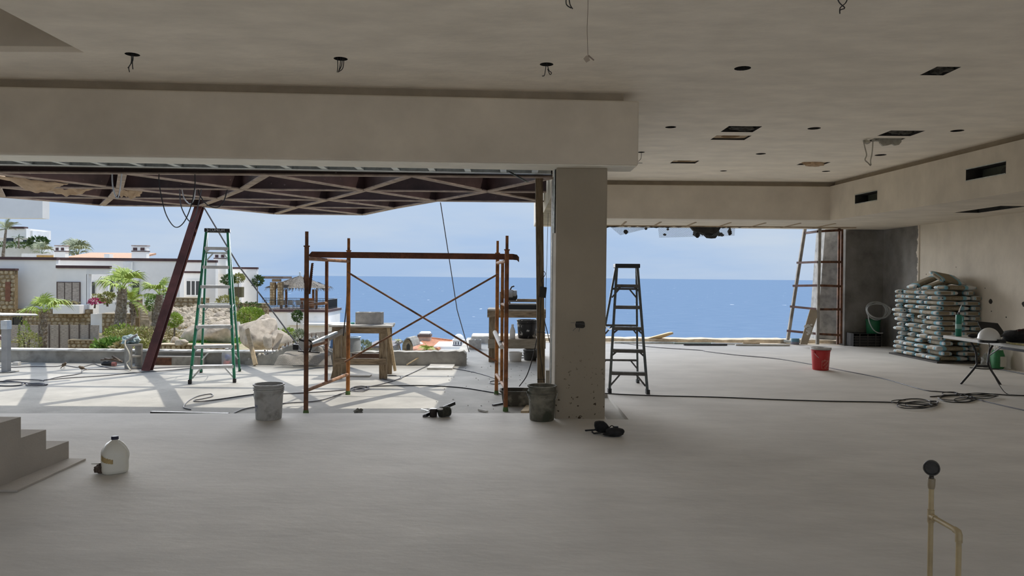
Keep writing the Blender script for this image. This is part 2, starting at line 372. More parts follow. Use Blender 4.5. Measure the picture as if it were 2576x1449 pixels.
for tl, tr, bl, br in VT:
    ya, yb = tr.y, tl.y; zt = (tl.z+tr.z)/2; zb = (bl.z+br.z)/2; ym = ya + (yb-ya)*.42
    g = MB(); g.box(sl(yb)+.24, sl(yb)+.30, ya, yb, zb, zt); g.build('duct_panel', mat('duct_olive', (.10,.11,.085), rough=.8), parent=sof)
    g = MB(); ax = Matrix.Rotation(PI/2, 3, 'Y'); g.lathe([(.001,0),((zt-zb)*.55,0),((zt-zb)*.55,.1)], (sl(ya)+.12, ya+(ym-ya)*.6, zb+.03), 16, axis=ax); g.build('duct_collar', BLACK, parent=sof)
    g = MB(); g.bar(V(sl(ya)-.004,ya,zt+.004), V(sl(yb)-.004,yb,zt+.004), .014, .012); g.bar(V(sl(ya)-.004,ya,zb-.002), V(sl(yb)-.004,yb,zb-.002), .014, .01); g.build('slot_trim', STEEL, parent=sof)
g = MB(); g.box(sA.x+.15, sA.x+.18, min(sA.y,sB.y)-.3, max(sA.y,sB.y), BZ+.03, BZ+.06); g.build('slot_rail', STEEL, parent=sof)
# recessed reveal between soffit and ceiling
b = MB(); b.prism([V(sl(CY)+.09,CY,BT-.01), V(WX,CY,BT-.01), V(WX,14.5,BT-.01), V(sl(14.5)+.09,14.5,BT-.01)], (0,0,CZ-BT+.03)); struct('trim_2', b, REVEAL_SHADE, origin=(0,0,BT))
b = MB().box(.49, 6.4, 14.59, 17.0, BT-.01, CZ+.02); struct('trim_3', b, REVEAL_SHADE, origin=(0,0,BT))
# header over the far opening: dark void edge with torn wire lath
b = MB()
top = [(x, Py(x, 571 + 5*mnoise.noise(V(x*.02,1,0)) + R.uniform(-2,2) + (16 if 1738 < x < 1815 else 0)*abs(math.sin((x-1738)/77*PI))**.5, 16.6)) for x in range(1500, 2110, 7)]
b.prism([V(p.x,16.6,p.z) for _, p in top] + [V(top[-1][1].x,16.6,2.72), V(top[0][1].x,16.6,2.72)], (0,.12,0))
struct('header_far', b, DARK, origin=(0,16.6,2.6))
b = MB()
for k in range(9):
    x = .9 + k*.72; b.bar(V(x,15.2,BZ-.005), V(x+.1,16.55,BZ-.005), .04, .012)
b.bar(V(.6,16.3,BZ-.01), V(7.6,16.3,BZ-.01), .05, .02)
struct('trim_4', b, WOODX, origin=(0,16,BZ))
def lath(b, corners, nu, nv, r=.0028, drop=None):   # diagonal wire mesh on a quad
    A, B_, C, D = [Vector(c) for c in corners]
    P = lambda u, v: (A*(1-u) + B_*u)*(1-v) + (D*(1-u) + C*u)*v
    def ok(u, v): return drop is None or v <= drop(u)
    for i in range(-nv, nu+1):
        for s_ in (1, -1):
            pts = []
            for j in range(nv+1):
                u = (i + j)/nu if s_ > 0 else (i + nv - j)/nu; v = j/nv
                if 0 <= u <= 1 and ok(u, v): pts.append(P(u, v) + V(0, .012*math.sin(u*17+v*5), 0))
                elif len(pts) > 1: b.tube(pts, r, 3, caps=False); pts = []
                else: pts = []
            if len(pts) > 1: b.tube(pts, r, 3, caps=False)
b = MB()
lath(b, [Py(1655,566,16.72), Py(1850,566,16.72), Py(1848,593,16.72), Py(1658,598,16.72)], 46, 7)
lath(b, [Py(1530,566,16.72), Py(1640,566,16.72), Py(1640,572,16.72), Py(1560,592,16.72)], 26, 6)
tag(b.build('wire_lath', mat('lath_wire', (.25,.27,.29), rough=.5, metal=.5, bump=0)), 'torn strip of expanded wire lath hanging over the far opening', 'wire mesh', kind='stuff')
b = MB()
for x, y, w, h in ((1752,583,9,16),(1790,584,22,16),(1768,578,18,12),(1812,590,9,5),(1836,583,5,9),(1574,583,6,6),(1672,590,4,3),(1680,577,3,3),(1625,575,4,3)):
    p = Py(x, y, 16.74); k = 16.74/1850
    b.blob(p, (w*k, .03, h*k), seed=x, amp=.5, fr=1.8, sub=2)
tag(b.build('plaster_clumps', DARK), 'dark mortar clumps stuck in the hanging wire lath', 'mortar', kind='stuff')
# recess strip beside the pier keeps the bare slab colour
# far sill
b = MB(); n = 60; top = []
for k in range(n+1):
    x = .4 + k*(7.4/n); top.append((x, .075 + .02*mnoise.noise(V(x*2.3,3,1)) + R.uniform(-.008,.008)))
b.prism([V(x,17.35,z) for x, z in top] + [V(7.8,17.35,-.06), V(.4,17.35,-.06)], (0,.5,0))
b.prism([V(.4,16.75,-.051), V(7.6,16.75,-.051), V(7.6,17.35,-.051), V(.4,17.35,-.051)], (0,0,.05))
struct('sill_far', b, mat('sill_mortar', (.60,.53,.43), rough=.95, var=.2, scale=7, bump=.4), origin=(0,17,0))
# raw concrete fin standing outside the far opening
b = MB(); pts = [Py(2076,574,17.6), Py(2112,574,17.6), Py(2112,868,17.6), Py(2054,868,17.6)]
b.prism([V(p.x,17.6,p.z) for p in pts], (0,.5,0)); struct('wall_fin', b, layered('fin_concrete', (.36,.36,.355), (.50,.50,.49), 3.5, .45, .7, scale2=7, var=.2, rough=.95, bump=.3), origin=(0,17.6,0))
# ================================================================== steel roof lattice over the terrace
LZ = 2.70; LD = .36
lat = thing('steel_roof_lattice', 'dark primed steel beams forming a triangular roof lattice over the terrace', 'roof frame', (-4, 11, LZ))
rowY = lambda k: (8.82, 10.37, 11.72, 13.02, 14.5)[k]
SIDE = 1.725
def nodeX(k, i): return -.36 - SIDE*i - (0 if k % 2 else SIDE/2)
def ibeam(p, q, name='lattice_beam'):
    p = Vector(p); q = Vector(q)
    w = MB(); w.bar(p + V(0,0,LD/2), q + V(0,0,LD/2), .018, LD - .02); o = w.build(name, MAROON, parent=lat)
    f = MB(); f.bar(p, q, .095, .016); f.bar(p + V(0,0,LD), q + V(0,0,LD), .095, .016); f.build('flange', FLANGE, parent=o)
RX = .47
rows = {0: (-9.0, RX), 1: (-9.0, RX), 2: (nodeX(2,4), RX), 3: (nodeX(3,4), nodeX(3,1)), 4: (nodeX(4,2), nodeX(4,1))}
for k, (a, c) in rows.items(): ibeam((a, rowY(k), LZ), (c, rowY(k), LZ))
def inrow(k, x): return rows[k][0] - .3 <= x <= rows[k][1] + .3
for k in range(4):
    for i in range(-1, 6):
        x = nodeX(k, i)
        for sgn in (-1, 1):
            x2 = x + sgn*SIDE/2
            xa, xb, ya, yb = x, x2, rowY(k), rowY(k+1)
            if k >= 2 and not (inrow(k, xa) and inrow(k+1, xb)): continue
            if x < -9.4 or x2 < -9.4 or min(x, x2) > RX - .05: continue
            if max(xa, xb) > RX:      # clip at the side beam
                t = (RX - xa)/(xb - xa)
                if xb > RX: xb, yb = RX, ya + (yb-ya)*t
                else: xa, ya = RX, ya + (yb-ya)*t
            ibeam((xa, ya, LZ+.001), (xb, yb, LZ+.001))
# leaning prop
pa, pb = Pz(370, 932, -.05), V(nodeX(3,3), rowY(3), LZ)
b = MB(); d = (pb-pa).normalized(); side = d.cross(V(0,1,0)).normalized()
b.bar(pa, pb, .10, .012, up=(0,1,0))
prop = thing('steel_prop', 'maroon steel prop leaning from terrace floor up to the lattice', 'prop', pa)
b = MB(); b.bar(pa, pb, .012, .11, up=(0,1,0)); b.build('web', RUSTD, parent=prop)
b = MB()
for s_ in (-.055, .055): b.bar(pa + V(0,s_,0), pb + V(0,s_,0), .13, .012, up=(0,1,0))
b.build('flange', mat('prop_steel', (.14,.05,.045), rough=.6, var=.35, scale=3, bump=.08), parent=prop)
# galvanised stud framing in the gap behind the beam
STUD = mat('stud_zinc', (.66,.70,.70), rough=.5, var=.15, scale=14, bump=.05, metal=.25)
sf = thing('stud_framing', 'galvanised steel stud framing in the gap above the wide opening', 'framing', (-4, 8.2, BZ+.06))
for dy, w in ((.45, .05), (.93, .05)):
    b = MB(); xa, xb = -9.0, .44
    b.bar(V(xa,fl(xa)+dy,BZ+.03), V(xb,fl(xb)+dy,BZ+.03), w, .006); b.bar(V(xa,fl(xa)+dy+w/2,BZ+.055), V(xb,fl(xb)+dy+w/2,BZ+.055), .006, .05); b.build('track', STUD, parent=sf)
k = 0; x = .25
while x > -8.8:
    b = MB(); y0, y1 = fl(x)+.43, fl(x)+.95; b.box(x-.035, x+.035, y0, y1, BZ+.034, BZ+.04); b.box(x-.035, x-.031, y0, y1, BZ+.04, BZ+.09); b.box(x+.031, x+.035, y0, y1, BZ+.04, BZ+.09)
    b.build('stud', STUD, parent=sf); x -= .405 if k else .36; k += 1
b = MB(); b.bar(V(-.05, 8.30, BZ+.02), V(.16, 8.05, BZ-.13), .05, .004); b.build('bent_stud', STEEL, parent=sf)
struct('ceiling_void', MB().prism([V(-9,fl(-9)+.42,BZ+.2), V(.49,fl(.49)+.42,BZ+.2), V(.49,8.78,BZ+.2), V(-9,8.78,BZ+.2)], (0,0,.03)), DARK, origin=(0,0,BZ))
b = MB(); xa, xb = -9.0, .46; b.prism([V(xa,fl(xa)+.985,BZ+.03), V(xb,fl(xb)+.985,BZ+.03), V(xb,fl(xb)+1.05,BZ+.03), V(xa,fl(xa)+1.05,BZ+.03)], (0,0,.06)); struct('trim_5', b, mat('black_steel', (.02,.018,.018), rough=.5), origin=(0,0,BZ))
# kraft paper sheets sagging in the lattice
def sheet(name, label, quad, Y, sag, nx=18, ny=5, seed=1):
    A, B_, C, D = [Py(x, y, Y + dy) for x, y, dy in quad]; m = MB(); vs = []
    for j in range(ny+1):
        for i in range(nx+1):
            u, v = i/nx, j/ny; p = (A*(1-u)+B_*u)*(1-v) + (D*(1-u)+C*u)*v
            p = p + V(0, .05*mnoise.noise(V(u*5, v*4, seed)), -sag*math.sin(PI*u)*v + .05*mnoise.noise(V(u*6, v*3, seed+5)))
            vs.append(p)
    fs = [(j*(nx+1)+i, j*(nx+1)+i+1, (j+1)*(nx+1)+i+1, (j+1)*(nx+1)+i) for j in range(ny) for i in range(nx)]
    m.add(vs, fs); o = m.build(name, PAPER, smooth=True); so_ = o.modifiers.new('s','SOLIDIFY'); so_.thickness = .003
    return tag(o, label, 'paper')
sheet('kraft_paper', 'large brown paper sheet sagging between lattice beams at upper left', [(-40,438,0),(172,462,.3),(150,470,.5),(10,440,.4)], 9.3, .14, seed=2)
sheet('kraft_paper', 'narrow brown paper strip hanging behind the larger sagging sheet', [(110,474,0),(240,474,.3),(200,488,.4),(120,476,.2)], 10.34, .05, seed=4)
sheet('kraft_paper', 'crumpled brown paper tuft hanging beside the wide diagonal flange', [(296,476,0),(360,480,.3),(350,494,.4),(300,490,.2)], 10.6, .03, nx=14, seed=9)
# hanging cables
def hang(name, label, px, Y, r=.007, m=CABLEG):
    top = []
    if px[0][1] < 500 and Y > 8.9:
        y_ = Pz(px[0][0], px[0][1], LZ).y; Y = min((rowY(k) for k in range(5)), key=lambda v: abs(v-y_))
        a, c = Py(*px[0], Y), Py(*px[-1], Y); top = [[V(a.x,Y,LZ+.005)], [V(c.x,Y,LZ+.005)] if px[-1][1] < 490 else []]
    pts = smoothpts((top[0] if top else []) + [Py(x, y, Y) for x, y in px if not top or Py(x, y, Y).z < LZ] + (top[1] if top else []), 8)
    return tag(MB().tube(pts, r, 6).build(name, m, smooth=True), label, 'cable')
hang('hanging_cable', 'black cable drooping in a long loop left of the leaning prop', [(400,455),(405,490),(418,540),(440,571),(462,560),(480,520),(490,470)], 9.6, .006, CABLE)
hang('hanging_cable', 'pale grey cable loop hanging next to the paper tuft', [(282,437),(284,470),(294,499),(301,480),(306,437)], 9.0, .008, ALU)
hang('hanging_cable', 'grey cable loop hanging lowest behind the prop top', [(452,476),(456,520),(476,556),(490,545),(500,510),(506,480)], 10.2, .008)
hang('hanging_cable', 'white cable loop hanging under the second lattice row', [(458,476),(464,500),(478,513),(488,500),(492,464)], 10.1, .008, ALU)
hang('hanging_cable', 'dark cable loop drooping right of the prop top', [(498,464),(502,490),(520,514),(545,522),(562,508),(572,476)], 10.0, .008, CABLE)
tag(MB().tube([Py(512,520,12.9), Py(600,668,12.7), Py(758,880,12.4), Py(775,898,12.35)], .012, 6).build('stay_rope', CABLEG), 'taut dark rope stretched from prop top down past green ladder', 'rope')
tag(MB().tube([Py(1108,509,11.8), Py(1150,780,12.3), Py(1180,885,12.9)], .008, 6).build('drop_wire', CABLEG), 'thin dark wire running from lattice down to the concrete rubble', 'wire')
hang('hanging_cable', 'black cable hanging down behind rear left scaffold post', [(877,655),(874,690),(872,760),(866,822),(864,845)], 9.7, .008, CABLE)
# ================================================================== scaffold
SG = -.05
FLp, RLp, RRp, FRp = V(-2.283,8.17,SG), V(-2.126,9.56,SG), V(-.194,9.69,SG), V(-.062,8.47,SG)
sc = thing('scaffold', 'rusty orange tubular scaffold frame with crossed braces on the terrace', 'scaffold', (-1.17, 8.97, SG))
def post(p, top, r, m):
    b = MB(); b.tube([p, p + V(0,0,top-SG-.16)], r, 12); o = b.build('post', m, parent=sc, smooth=True)
    b = MB(); b.tube([p+V(0,0,top-SG-.17), p+V(0,0,top-SG)], r*.72, 10); b.lathe([(r*1.35,0),(r*1.35,.014)], p+V(0,0,top-SG-.17), 12); b.build('coupling_pin', m, parent=o)
    b = MB(); b.lathe([(r*1.25,0),(r*1.25,.02),(r*1.05,.05)], p, 12); b.build('foot_cap', mat('green_tape', (.09,.16,.05), rough=.8), parent=o)
post(FLp, 1.985, .026, RUSTD); post(RLp, 1.985, .026, RUST); post(RRp, 1.975, .024, RUST); post(FRp, 1.975, .025, mat('rust_mid', (.23,.085,.03), rough=.7, var=.45, scale=9, bump=.25))
def lerp(a, c, t): return a + (c-a)*t
Zp = lambda p, z: V(p.x, p.y, z)
for A, B_, t in ((FLp, RLp, .44), (FRp, RRp, .42)):
    M_ = lerp(A, B_, t); m_ = RUST if A is FLp else RUST
    MB().tube([Zp(A,1.685), Zp(B_,1.685)], .021, 10).build('frame_bar', mat('rust_pale', (.42,.235,.14), rough=.75, var=.35, scale=9, bump=.2), parent=sc, smooth=True)
    MB().tube([Zp(A,.215), Zp(B_,.215)], .021, 10).build('frame_bar', _m['rust_pale'], parent=sc, smooth=True)
    MB().tube([Zp(M_,.215), Zp(M_,1.685)], .020, 10).build('inner_post', RUST if A is FRp else mat('rust_brown', (.19,.07,.03), rough=.7, var=.4, scale=9, bump=.2), parent=sc, smooth=True)
    for z in (1.17, .70): MB().tube([Zp(A,z), Zp(M_,z)], .018, 10).build('frame_bar', _m['rust_pale'], parent=sc, smooth=True)
off = V(0,-.03,0)
b1 = [Py(873,684,9.52), Py(1250,910,9.64)]; b2 = [Py(869,910,9.50), Py(1254,689,9.62)]
for q, dy in ((b1, 0), (b2, -.03)):
    MB().tube([q[0]+V(0,dy,0), q[1]+V(0,dy,0)], .0125, 8).build('cross_brace', mat('brace_rust', (.21,.10,.05), rough=.7, var=.4, scale=9, bump=.15), parent=sc, smooth=True)
# steel channel laid across the frames
a, c = Py(784,647,8.62), Py(1290,656,8.80); cb = thing('steel_channel', 'long rusty steel channel laid across the top of the scaffold', 'steel beam', a)
b = MB(); up = V(0,0,1); z0 = 1.708
b.bar(V(a.x,a.y,z0+.035), V(c.x,c.y,z0+.035), .008, .07); b.bar(V(a.x,a.y+.03,z0+.066), V(c.x,c.y+.03,z0+.066), .06, .008); b.bar(V(a.x,a.y+.03,z0+.004), V(c.x,c.y+.03,z0+.004), .06, .008)
b.build('channel', mat('channel_rust', (.15,.05,.022), rough=.7, var=.4, scale=5, bump=.2), parent=cb)
b = MB(); b.prism([V(c.x,c.y,z0+.07), V(c.x+.05,c.y,z0+.06), V(c.x+.075,c.y,z0+.03), V(c.x+.075,c.y,z0-.03), V(c.x+.05,c.y,z0-.005), V(c.x,c.y,z0)], (0,.06,0)); b.build('hook_end', RUSTD, parent=cb)
b = MB(); b.prism([V(a.x,a.y,z0+.07), V(a.x-.035,a.y,z0+.03), V(a.x-.03,a.y,z0+.01), V(a.x,a.y,z0)], (0,.06,0)); b.build('bevel_end', RUSTD, parent=cb)
# hand saw hooked behind the front left post
sw = Py(775, 700, 8.24); hs = thing('hand_saw', 'hand saw hanging behind the front left scaffold post', 'saw', sw)
b = MB(); bl = [Py(x,y,8.235) for x,y in ((779,667),(786,661),(788,664),(783,735),(776,740),(774,700))]; 
bl = [Py(x,y,8.235) for x,y in ((783,662),(788,661),(786,690),(784,712),(780,740),(776,740),(778,700))]
b.prism(bl, (0,.002,0))
for k in range(16):
    t = k/16; p = lerp(Py(788,662,8.235), Py(780,740,8.235), t); b.prism([p, p+V(.008,0,-.006), p+V(0,0,-.018)], (0,.002,0))
b.build('blade', RUSTD, parent=hs)
b = MB(); b.prism([Py(x,y,8.21) for x,y in ((768,672),(775,668),(777,700),(776,716),(764,712),(763,700))], (0,.02,0)); b.build('handle', mat('saw_handle', (.09,.03,.02), rough=.6), parent=hs, bevel=.004)
# clamp and bar tool hooked on the left frame
ct = Py(800, 880, 8.3); cl = thing('bar_clamp', 'black bar clamp hooked over the lower rail of the left scaffold frame', 'clamp', ct)
b = MB(); b.bar(Py(750,883,8.25), Py(804,887,8.25), .02, .014); b.build('clamp_bar', BLACK, parent=cl)
b = MB(); b.tube([Py(x,y,8.25) for x,y in ((752,854),(765,858),(778,856),(783,861),(783,874),(779,884))], .011, 8); b.build('clamp_jaw', BLACK, parent=cl)
b = MB(); b.box(ct.x-.27, ct.x-.21, 8.24, 8.28, .66, .72); b.build('clamp_pad', BLACK, parent=cl, bevel=.006)
a_ = lerp(FLp,RLp,.05); c_ = lerp(FLp,RLp,.62)
b = MB(); b.bar(Zp(a_,.735)+V(.03,0,0), Zp(c_,.80)+V(.03,0,0), .035, .025); tag(b.build('angle_iron', STEEL), 'grey metal bar resting on the lower rail of the left scaffold frame', 'metal bar')
# white tube light hung on the right frame
a_, c_ = lerp(RRp,FRp,.02), lerp(RRp,FRp,.8)
t = thing('wrapped_roll', 'white wrapped tube tied across the right scaffold frame', 'tube', Zp(a_,.7))
MB().tube([Py(1245,836,9.55), Py(1262,873,8.75)], .028, 12).build('tube_body', WHITE, parent=t, smooth=True)
p = Py(1261,871,8.80)
b = MB()
for k in range(3): b.lathe([(.032,-.004),(.032,.004)], p + V(-.002*k,.05*k,.012*k), 12, axis=Matrix.Rotation(1.4,3,'X'))
b.build('tie_wire', BLACK, parent=t)
# ================================================================== step ladders
def ladder(name, label, fl_, fr_, rl_, rr_, capc, capw, nst, rail_m, step_m, cap_m, zg, gusset=True, text=None, rung_t=None):
    base = (fl_+fr_+rl_+rr_)/4; L_ = thing(name, label, 'ladder', base)
    right = (fr_-fl_).normalized(); fwd = ((rl_+rr_)/2 - (fl_+fr_)/2); fwd.z = 0; fwd.normalize()
    tl, tr = capc - right*capw/2, capc + right*capw/2
    rails = [(fl_, tl - fwd*.02), (fr_, tr - fwd*.02)]; back = [(rl_, tl + fwd*.05), (rr_, tr + fwd*.05)]
    for p, q in rails:
        b = MB(); dz = V(0,0,.03); b.bar(p, q, .075, .034, up=right); o = b.build('front_rail', rail_m, parent=L_)
        f = MB(); f.obox(p+V(0,0,.03), right*.022, fwd*.045, V(0,0,.03)); f.build('foot', BLACK, parent=o)
    for p, q in back:
        b = MB(); b.bar(p, q, .055, .028, up=right); o = b.build('rear_rail', rail_m, parent=L_)
        f = MB(); f.obox(p+V(0,0,.025), right*.02, fwd*.035, V(0,0,.025)); f.build('foot', BLACK, parent=o)
    b = MB(); b.obox(capc + V(0,0,.0) + fwd*.02, right*(capw/2+.03), fwd*.085, V(0,0,.028)); o = b.build('top_cap', cap_m, parent=L_, bevel=.008, seg=2)
    if text:
        vs, fs = text_data(text, .052); m_ = MB(); c0 = capc - fwd*.0665
        m_.add([c0 + right*v.x + V(0,0,v.y) - fwd*.001 for v in vs], fs); m_.build('lettering', mat('decal_white', (.75,.75,.75), rough=.6, bump=0), parent=o)
        m_ = MB(); c1 = c0 - right*.145 - fwd*.001
        for s_ in (-1,1): m_.prism([c1 + V(0,0,s_*.022), c1 + right*.012 + V(0,0,s_*.022), c1 + right*.034, c1 + right*.02], -fwd*.0006)
        m_.build('emblem', _m['decal_white'], parent=o)
    ts = rung_t
    for i, t_ in enumerate(ts):
        a, c = lerp(*rails[0], t_), lerp(*rails[1], t_)
        b = MB(); b.obox((a+c)/2, (c-a)/2, fwd*.045, V(0,0,.014)); b.obox((a+c)/2 - fwd*.042 - V(0,0,.008), (c-a)/2, fwd*.004, V(0,0,.022)); o = b.build('step', step_m, parent=L_)
        for s_, e_ in ((1, a), (-1, c)):
            if gusset and i in (0, 1, 2, len(ts)-1):
                g = MB(); k_ = .07 if i else .12; g.bar(e_ - V(0,0,k_*(1 if i else 1.4)) + right*.004*s_, e_ + right*s_*k_*(1 if i else 1.1) - V(0,0,.012), .022, .012, up=fwd); g.build('gusset', step_m, parent=o)
    for t_ in (ts[0]+.045, ts[len(ts)//2]+.0, ts[-1]-.03):
        a, c = lerp(*back[0], t_), lerp(*back[1], t_)
        b = MB(); b.bar(a, c, .035, .028, up=(0,0,1)); o = b.build('rear_brace', step_m, parent=L_)
        for s_, e_ in ((1, a), (-1, c)):
            g = MB(); g.bar(e_ - V(0,0,.12), e_ + right*s_*.10, .02, .012, up=fwd); g.build('gusset', step_m, parent=o)
    tm = .5
    for r_, k_ in zip(rails, back):
        b = MB(); a, c = lerp(*r_, tm), lerp(*k_, tm); mid = (a+c)/2 + V(0,0,-.03)
        b.bar(a, mid, .018, .006, up=right); b.bar(mid, c, .018, .006, up=right); b.build('spreader', ALU, parent=L_)
    return L_
def tz(y, Y0, x=0): return Py(x, y, Y0).z
fl_, fr_ = Pz(478,965,SG), Pz(590,962,SG); rl_, rr_ = Pz(506,937,SG), Pz(603,934,SG)
capc = Py(547,580,10.83)
H = capc.z - SG
gy = [921,870,820,769,720,671,624]; gt = []
for y in gy:
    t_ = .5
    for _ in range(8):
        p = lerp((fl_+fr_)/2, capc, t_); t_ = (Py(535,y,p.y).z - SG)/H
    gt.append(t_)
ladder('step_ladder', 'tall green fibreglass step ladder with black lettered cap on the sunny terrace', fl_, fr_, rl_, rr_, capc, .29, 7, GREENL, ALU, BLACK, SG, text='CUPRUM', rung_t=gt)
fl_, fr_ = Pz(1533,988,0), Pz(1629,991,0); rl_, rr_ = Pz(1508,962,0), Pz(1604,963,0)
rl_ = V(1.20, rr_.y, 0); capc = Py(1577,669,9.88); H = capc.z; gt = []
for y in (937.6,881,825,771.5,718):
    t_ = .5
    for _ in range(8):
        p = lerp((fl_+fr_)/2, capc, t_); t_ = Py(1580,y,p.y).z/H
    gt.append(t_)
g2 = ladder('step_ladder', 'dark grey step ladder with black cap standing indoors right of the pier', fl_, fr_, rl_, rr_, capc, .27, 5, GREYL, mat('dull_step', (.105,.10,.095), rough=.6, var=.3, scale=12), BLACK, 0, rung_t=gt)
vs, fs = text_data('SCP', .035); m_ = MB()
# ================================================================== sawhorse bench with concrete block
def legpair(b, p, q, w, h): b.bar(p, q, w, h, up=(0,1,0))
yF, yB = Pz(965,953,SG).y, 11.62
bx0, bx1 = Py(835,900,yF).x, Py(975,900,yF).x; tz_ = Py(900,820,yF).z
sb = thing('sawhorse_bench', 'weathered wooden sawhorse bench with plank top behind the scaffold', 'workbench', ((bx0+bx1)/2, 11.3, SG))
for nm, (xt, xb, y, w) in {'a': (848, 848, yF, .125), 'b': (963, 964, yF, .115)}.items():
    b = MB(); b.bar(V(Py(xb,950,y).x, y, SG), V(Py(xt,822,y).x, y+.02, tz_-.02), w, .045, up=(0,1,0)); b.build('leg', WOODM, parent=sb)
b = MB(); b.prism([V(Py(832,950,yF).x,yF-.02,SG), V(Py(848,950,yF).x,yF-.02,SG), V(Py(846,916,yF).x,yF-.02,SG+.16), V(Py(839,916,yF).x,yF-.02,SG+.16)], (0,.04,0)); b.build('leg_wedge', WOODM, parent=sb)
for xt, xb in ((868,866),(979,979)):
    b = MB(); b.bar(V(Py(xb,940,yB).x, yB, SG), V(Py(xt,822,yB).x, yB, tz_-.02), .085, .045, up=(0,1,0)); b.build('leg', WOODM, parent=sb)
b = MB(); b.bar(Py(994,932,11.7), Py(977,826,11.5), .04, .05, up=(0,1,0)); b.build('slanted_prop', PINE, parent=sb)
b = MB(); b.box(bx0+.05, bx1-.02, yF-.05, yF-.005, Py(900,916,yF).z, Py(900,901,yF).z); b.build('cross_board', WOODX, parent=sb)
b = MB(); b.box(bx0+.18, bx1-.05, yB-.02, yB+.02, Py(900,905,yB).z, Py(900,889,yB).z); b.build('cross_board', mat('brown_board', (.11,.06,.04), rough=.8, var=.3), parent=sb)
b = MB(); b.box(bx0+.0, bx1-.03, yF-.01, yF+.03, tz_-.11, tz_-.015); b.build('apron', WOODX, parent=sb)
for j in range(3):
    b = MB(); b.box(bx0-.03+.02*j, bx1+.07-.03*j, yF-.06+j*.24, yF+.16+j*.24, tz_-.015, tz_+.012); b.build('plank', CONCL, parent=sb)
# grey board nailed across its left leg
b = MB(); b.bar(Py(826,852,yF-.08), Py(872,828,yF-.08), .02, .075, up=(0,0,1)); b.build('diagonal_board', mat('grey_board', (.30,.27,.24), rough=.9, var=.25, scale=6), parent=sb)
def cmu(name, label, c, ax, ay, az, cells=2):
    """hollow concrete block: ax long half axis, ay half width, az half height (hollow direction)"""
    ax, ay, az = Vector(ax), Vector(ay), Vector(az); t = thing(name, label, 'concrete block', Vector(c) - V(0,0,abs(ax.z)+abs(ay.z)+abs(az.z)))
    m = MB(); w = .028; lx, ly = ax.length, ay.length; ux, uy = ax/lx, ay/ly; c = Vector(c)
    m.obox(c + uy*(ly-w/2), ax, uy*w/2, az); m.obox(c - uy*(ly-w/2), ax, uy*w/2, az)
    for k in range(cells+1): 
        x = -lx + w/2 + k*(2*lx-w)/cells; m.obox(c + ux*x, ux*w/2, ay - uy*w, az)
    m.build('shell', CONC if 'stand' in label else mat('block_grey', (.47,.46,.44), rough=.95, var=.15, scale=12, bump=.4, bscale=60), parent=t, bevel=.003)
    return t
bc = Py(930, 798, 11.35); cmu('concrete_block', 'pale hollow concrete block lying on the sawhorse bench', V(bc.x, 11.35, tz_+.012+.092), (.2,0,0), (0,.1,0), (0,0,.092))
p = Py(887,808,11.3); b = MB(); b.box(p.x-.03,p.x+.03,11.28,11.33,tz_+.012,tz_+.04); tag(b.build('tape_roll', mat('turquoise', (.15,.50,.47), rough=.6), bevel=.006), 'small turquoise tape pack beside the block on the sawhorse bench', 'tape')
b = MB(); q = Pz(890,947,SG); b.box(q.x-.12,q.x+.25,q.y-.03,q.y+.14,SG+.001,SG+.02); tag(b.build('board_offcut', CONCL), 'flat pale board offcut lying under the sawhorse bench', 'board')
# standing block with wrapped pump
bp = Pz(328,928,SG); cmu('concrete_block', 'hollow concrete block standing on end near the leaning prop', V(bp.x, bp.y+.1, SG+.2), (0,0,.2), (.057,.082,0), (.082,-.057,0))
g = thing('wrapped_pump', 'crumpled plastic wrapped pump sitting on the standing concrete block', 'pump', V(bp.x, bp.y+.1, SG+.4))
b = MB(); b.blob(Py(330,855,12.1), (.13,.11,.075), seed=3, amp=.6, fr=2.4); b.build('plastic_wrap', mat('teal_plastic', (.36,.47,.49), rough=.35, var=.35, scale=14, bump=.4), parent=g)
b = MB(); b.tube([Py(318,857,12.0), Py(335,848,12.0), Py(345,842,12.0)], .02, 8); b.build('pump_body', mat('pump_grey', (.25,.25,.26), rough=.5), parent=g)
b = MB(); b.tube(smoothpts([Py(316,856,11.9), Py(315,868,11.85), Py(325,888,11.8), Py(326,905,11.8), Py(319,915,11.8), Pz(328,931,SG+.02)], 6), .011, 8); b.build('white_hose', mat('cream_hose', (.62,.58,.48), rough=.6, bump=.05), parent=g, smooth=True)
# low concrete bench/stub behind the prop
q = Pz(360,917,SG); b = MB(); b.box(q.x+.12, q.x+1.0, 12.5, 12.72, SG, Py(400,897,12.5).z); struct('stub_wall', b, CONC)
b = MB(); b.box(q.x+.16, q.x+.5, 12.48, 12.51, SG, Py(400,900,12.5).z); tag(b.build('hollow_panel', RUSTD), 'brown panel standing in for the dark hollow of the concrete stub behind prop', 'board')  # flat brown panel paints in the dark hollow of the bench

q = Pz(571,921,SG); wb = thing('clear_bottle', 'clear plastic bottle with red and blue contents behind the green ladder', 'bottle', q)
b = MB(); b.lathe([(.075,.0),(.085,.02),(.085,.20),(.07,.25),(.03,.28),(.03,.30)], q, 20); b.build('bottle_shell', mat('clear_pet', (.75,.77,.77), rough=.2, bump=0, alpha=.35), parent=wb, smooth=True)
b = MB(); b.blob(q+V(.0,0,.06), (.06,.06,.05), seed=3, amp=.4); b.build('red_content', mat('red_stuff', (.45,.06,.06), rough=.6), parent=wb)
b = MB(); b.blob(q+V(.01,0,.15), (.05,.05,.045), seed=6, amp=.5); b.build('blue_content', mat('blue_stuff', (.08,.12,.36), rough=.6), parent=wb)
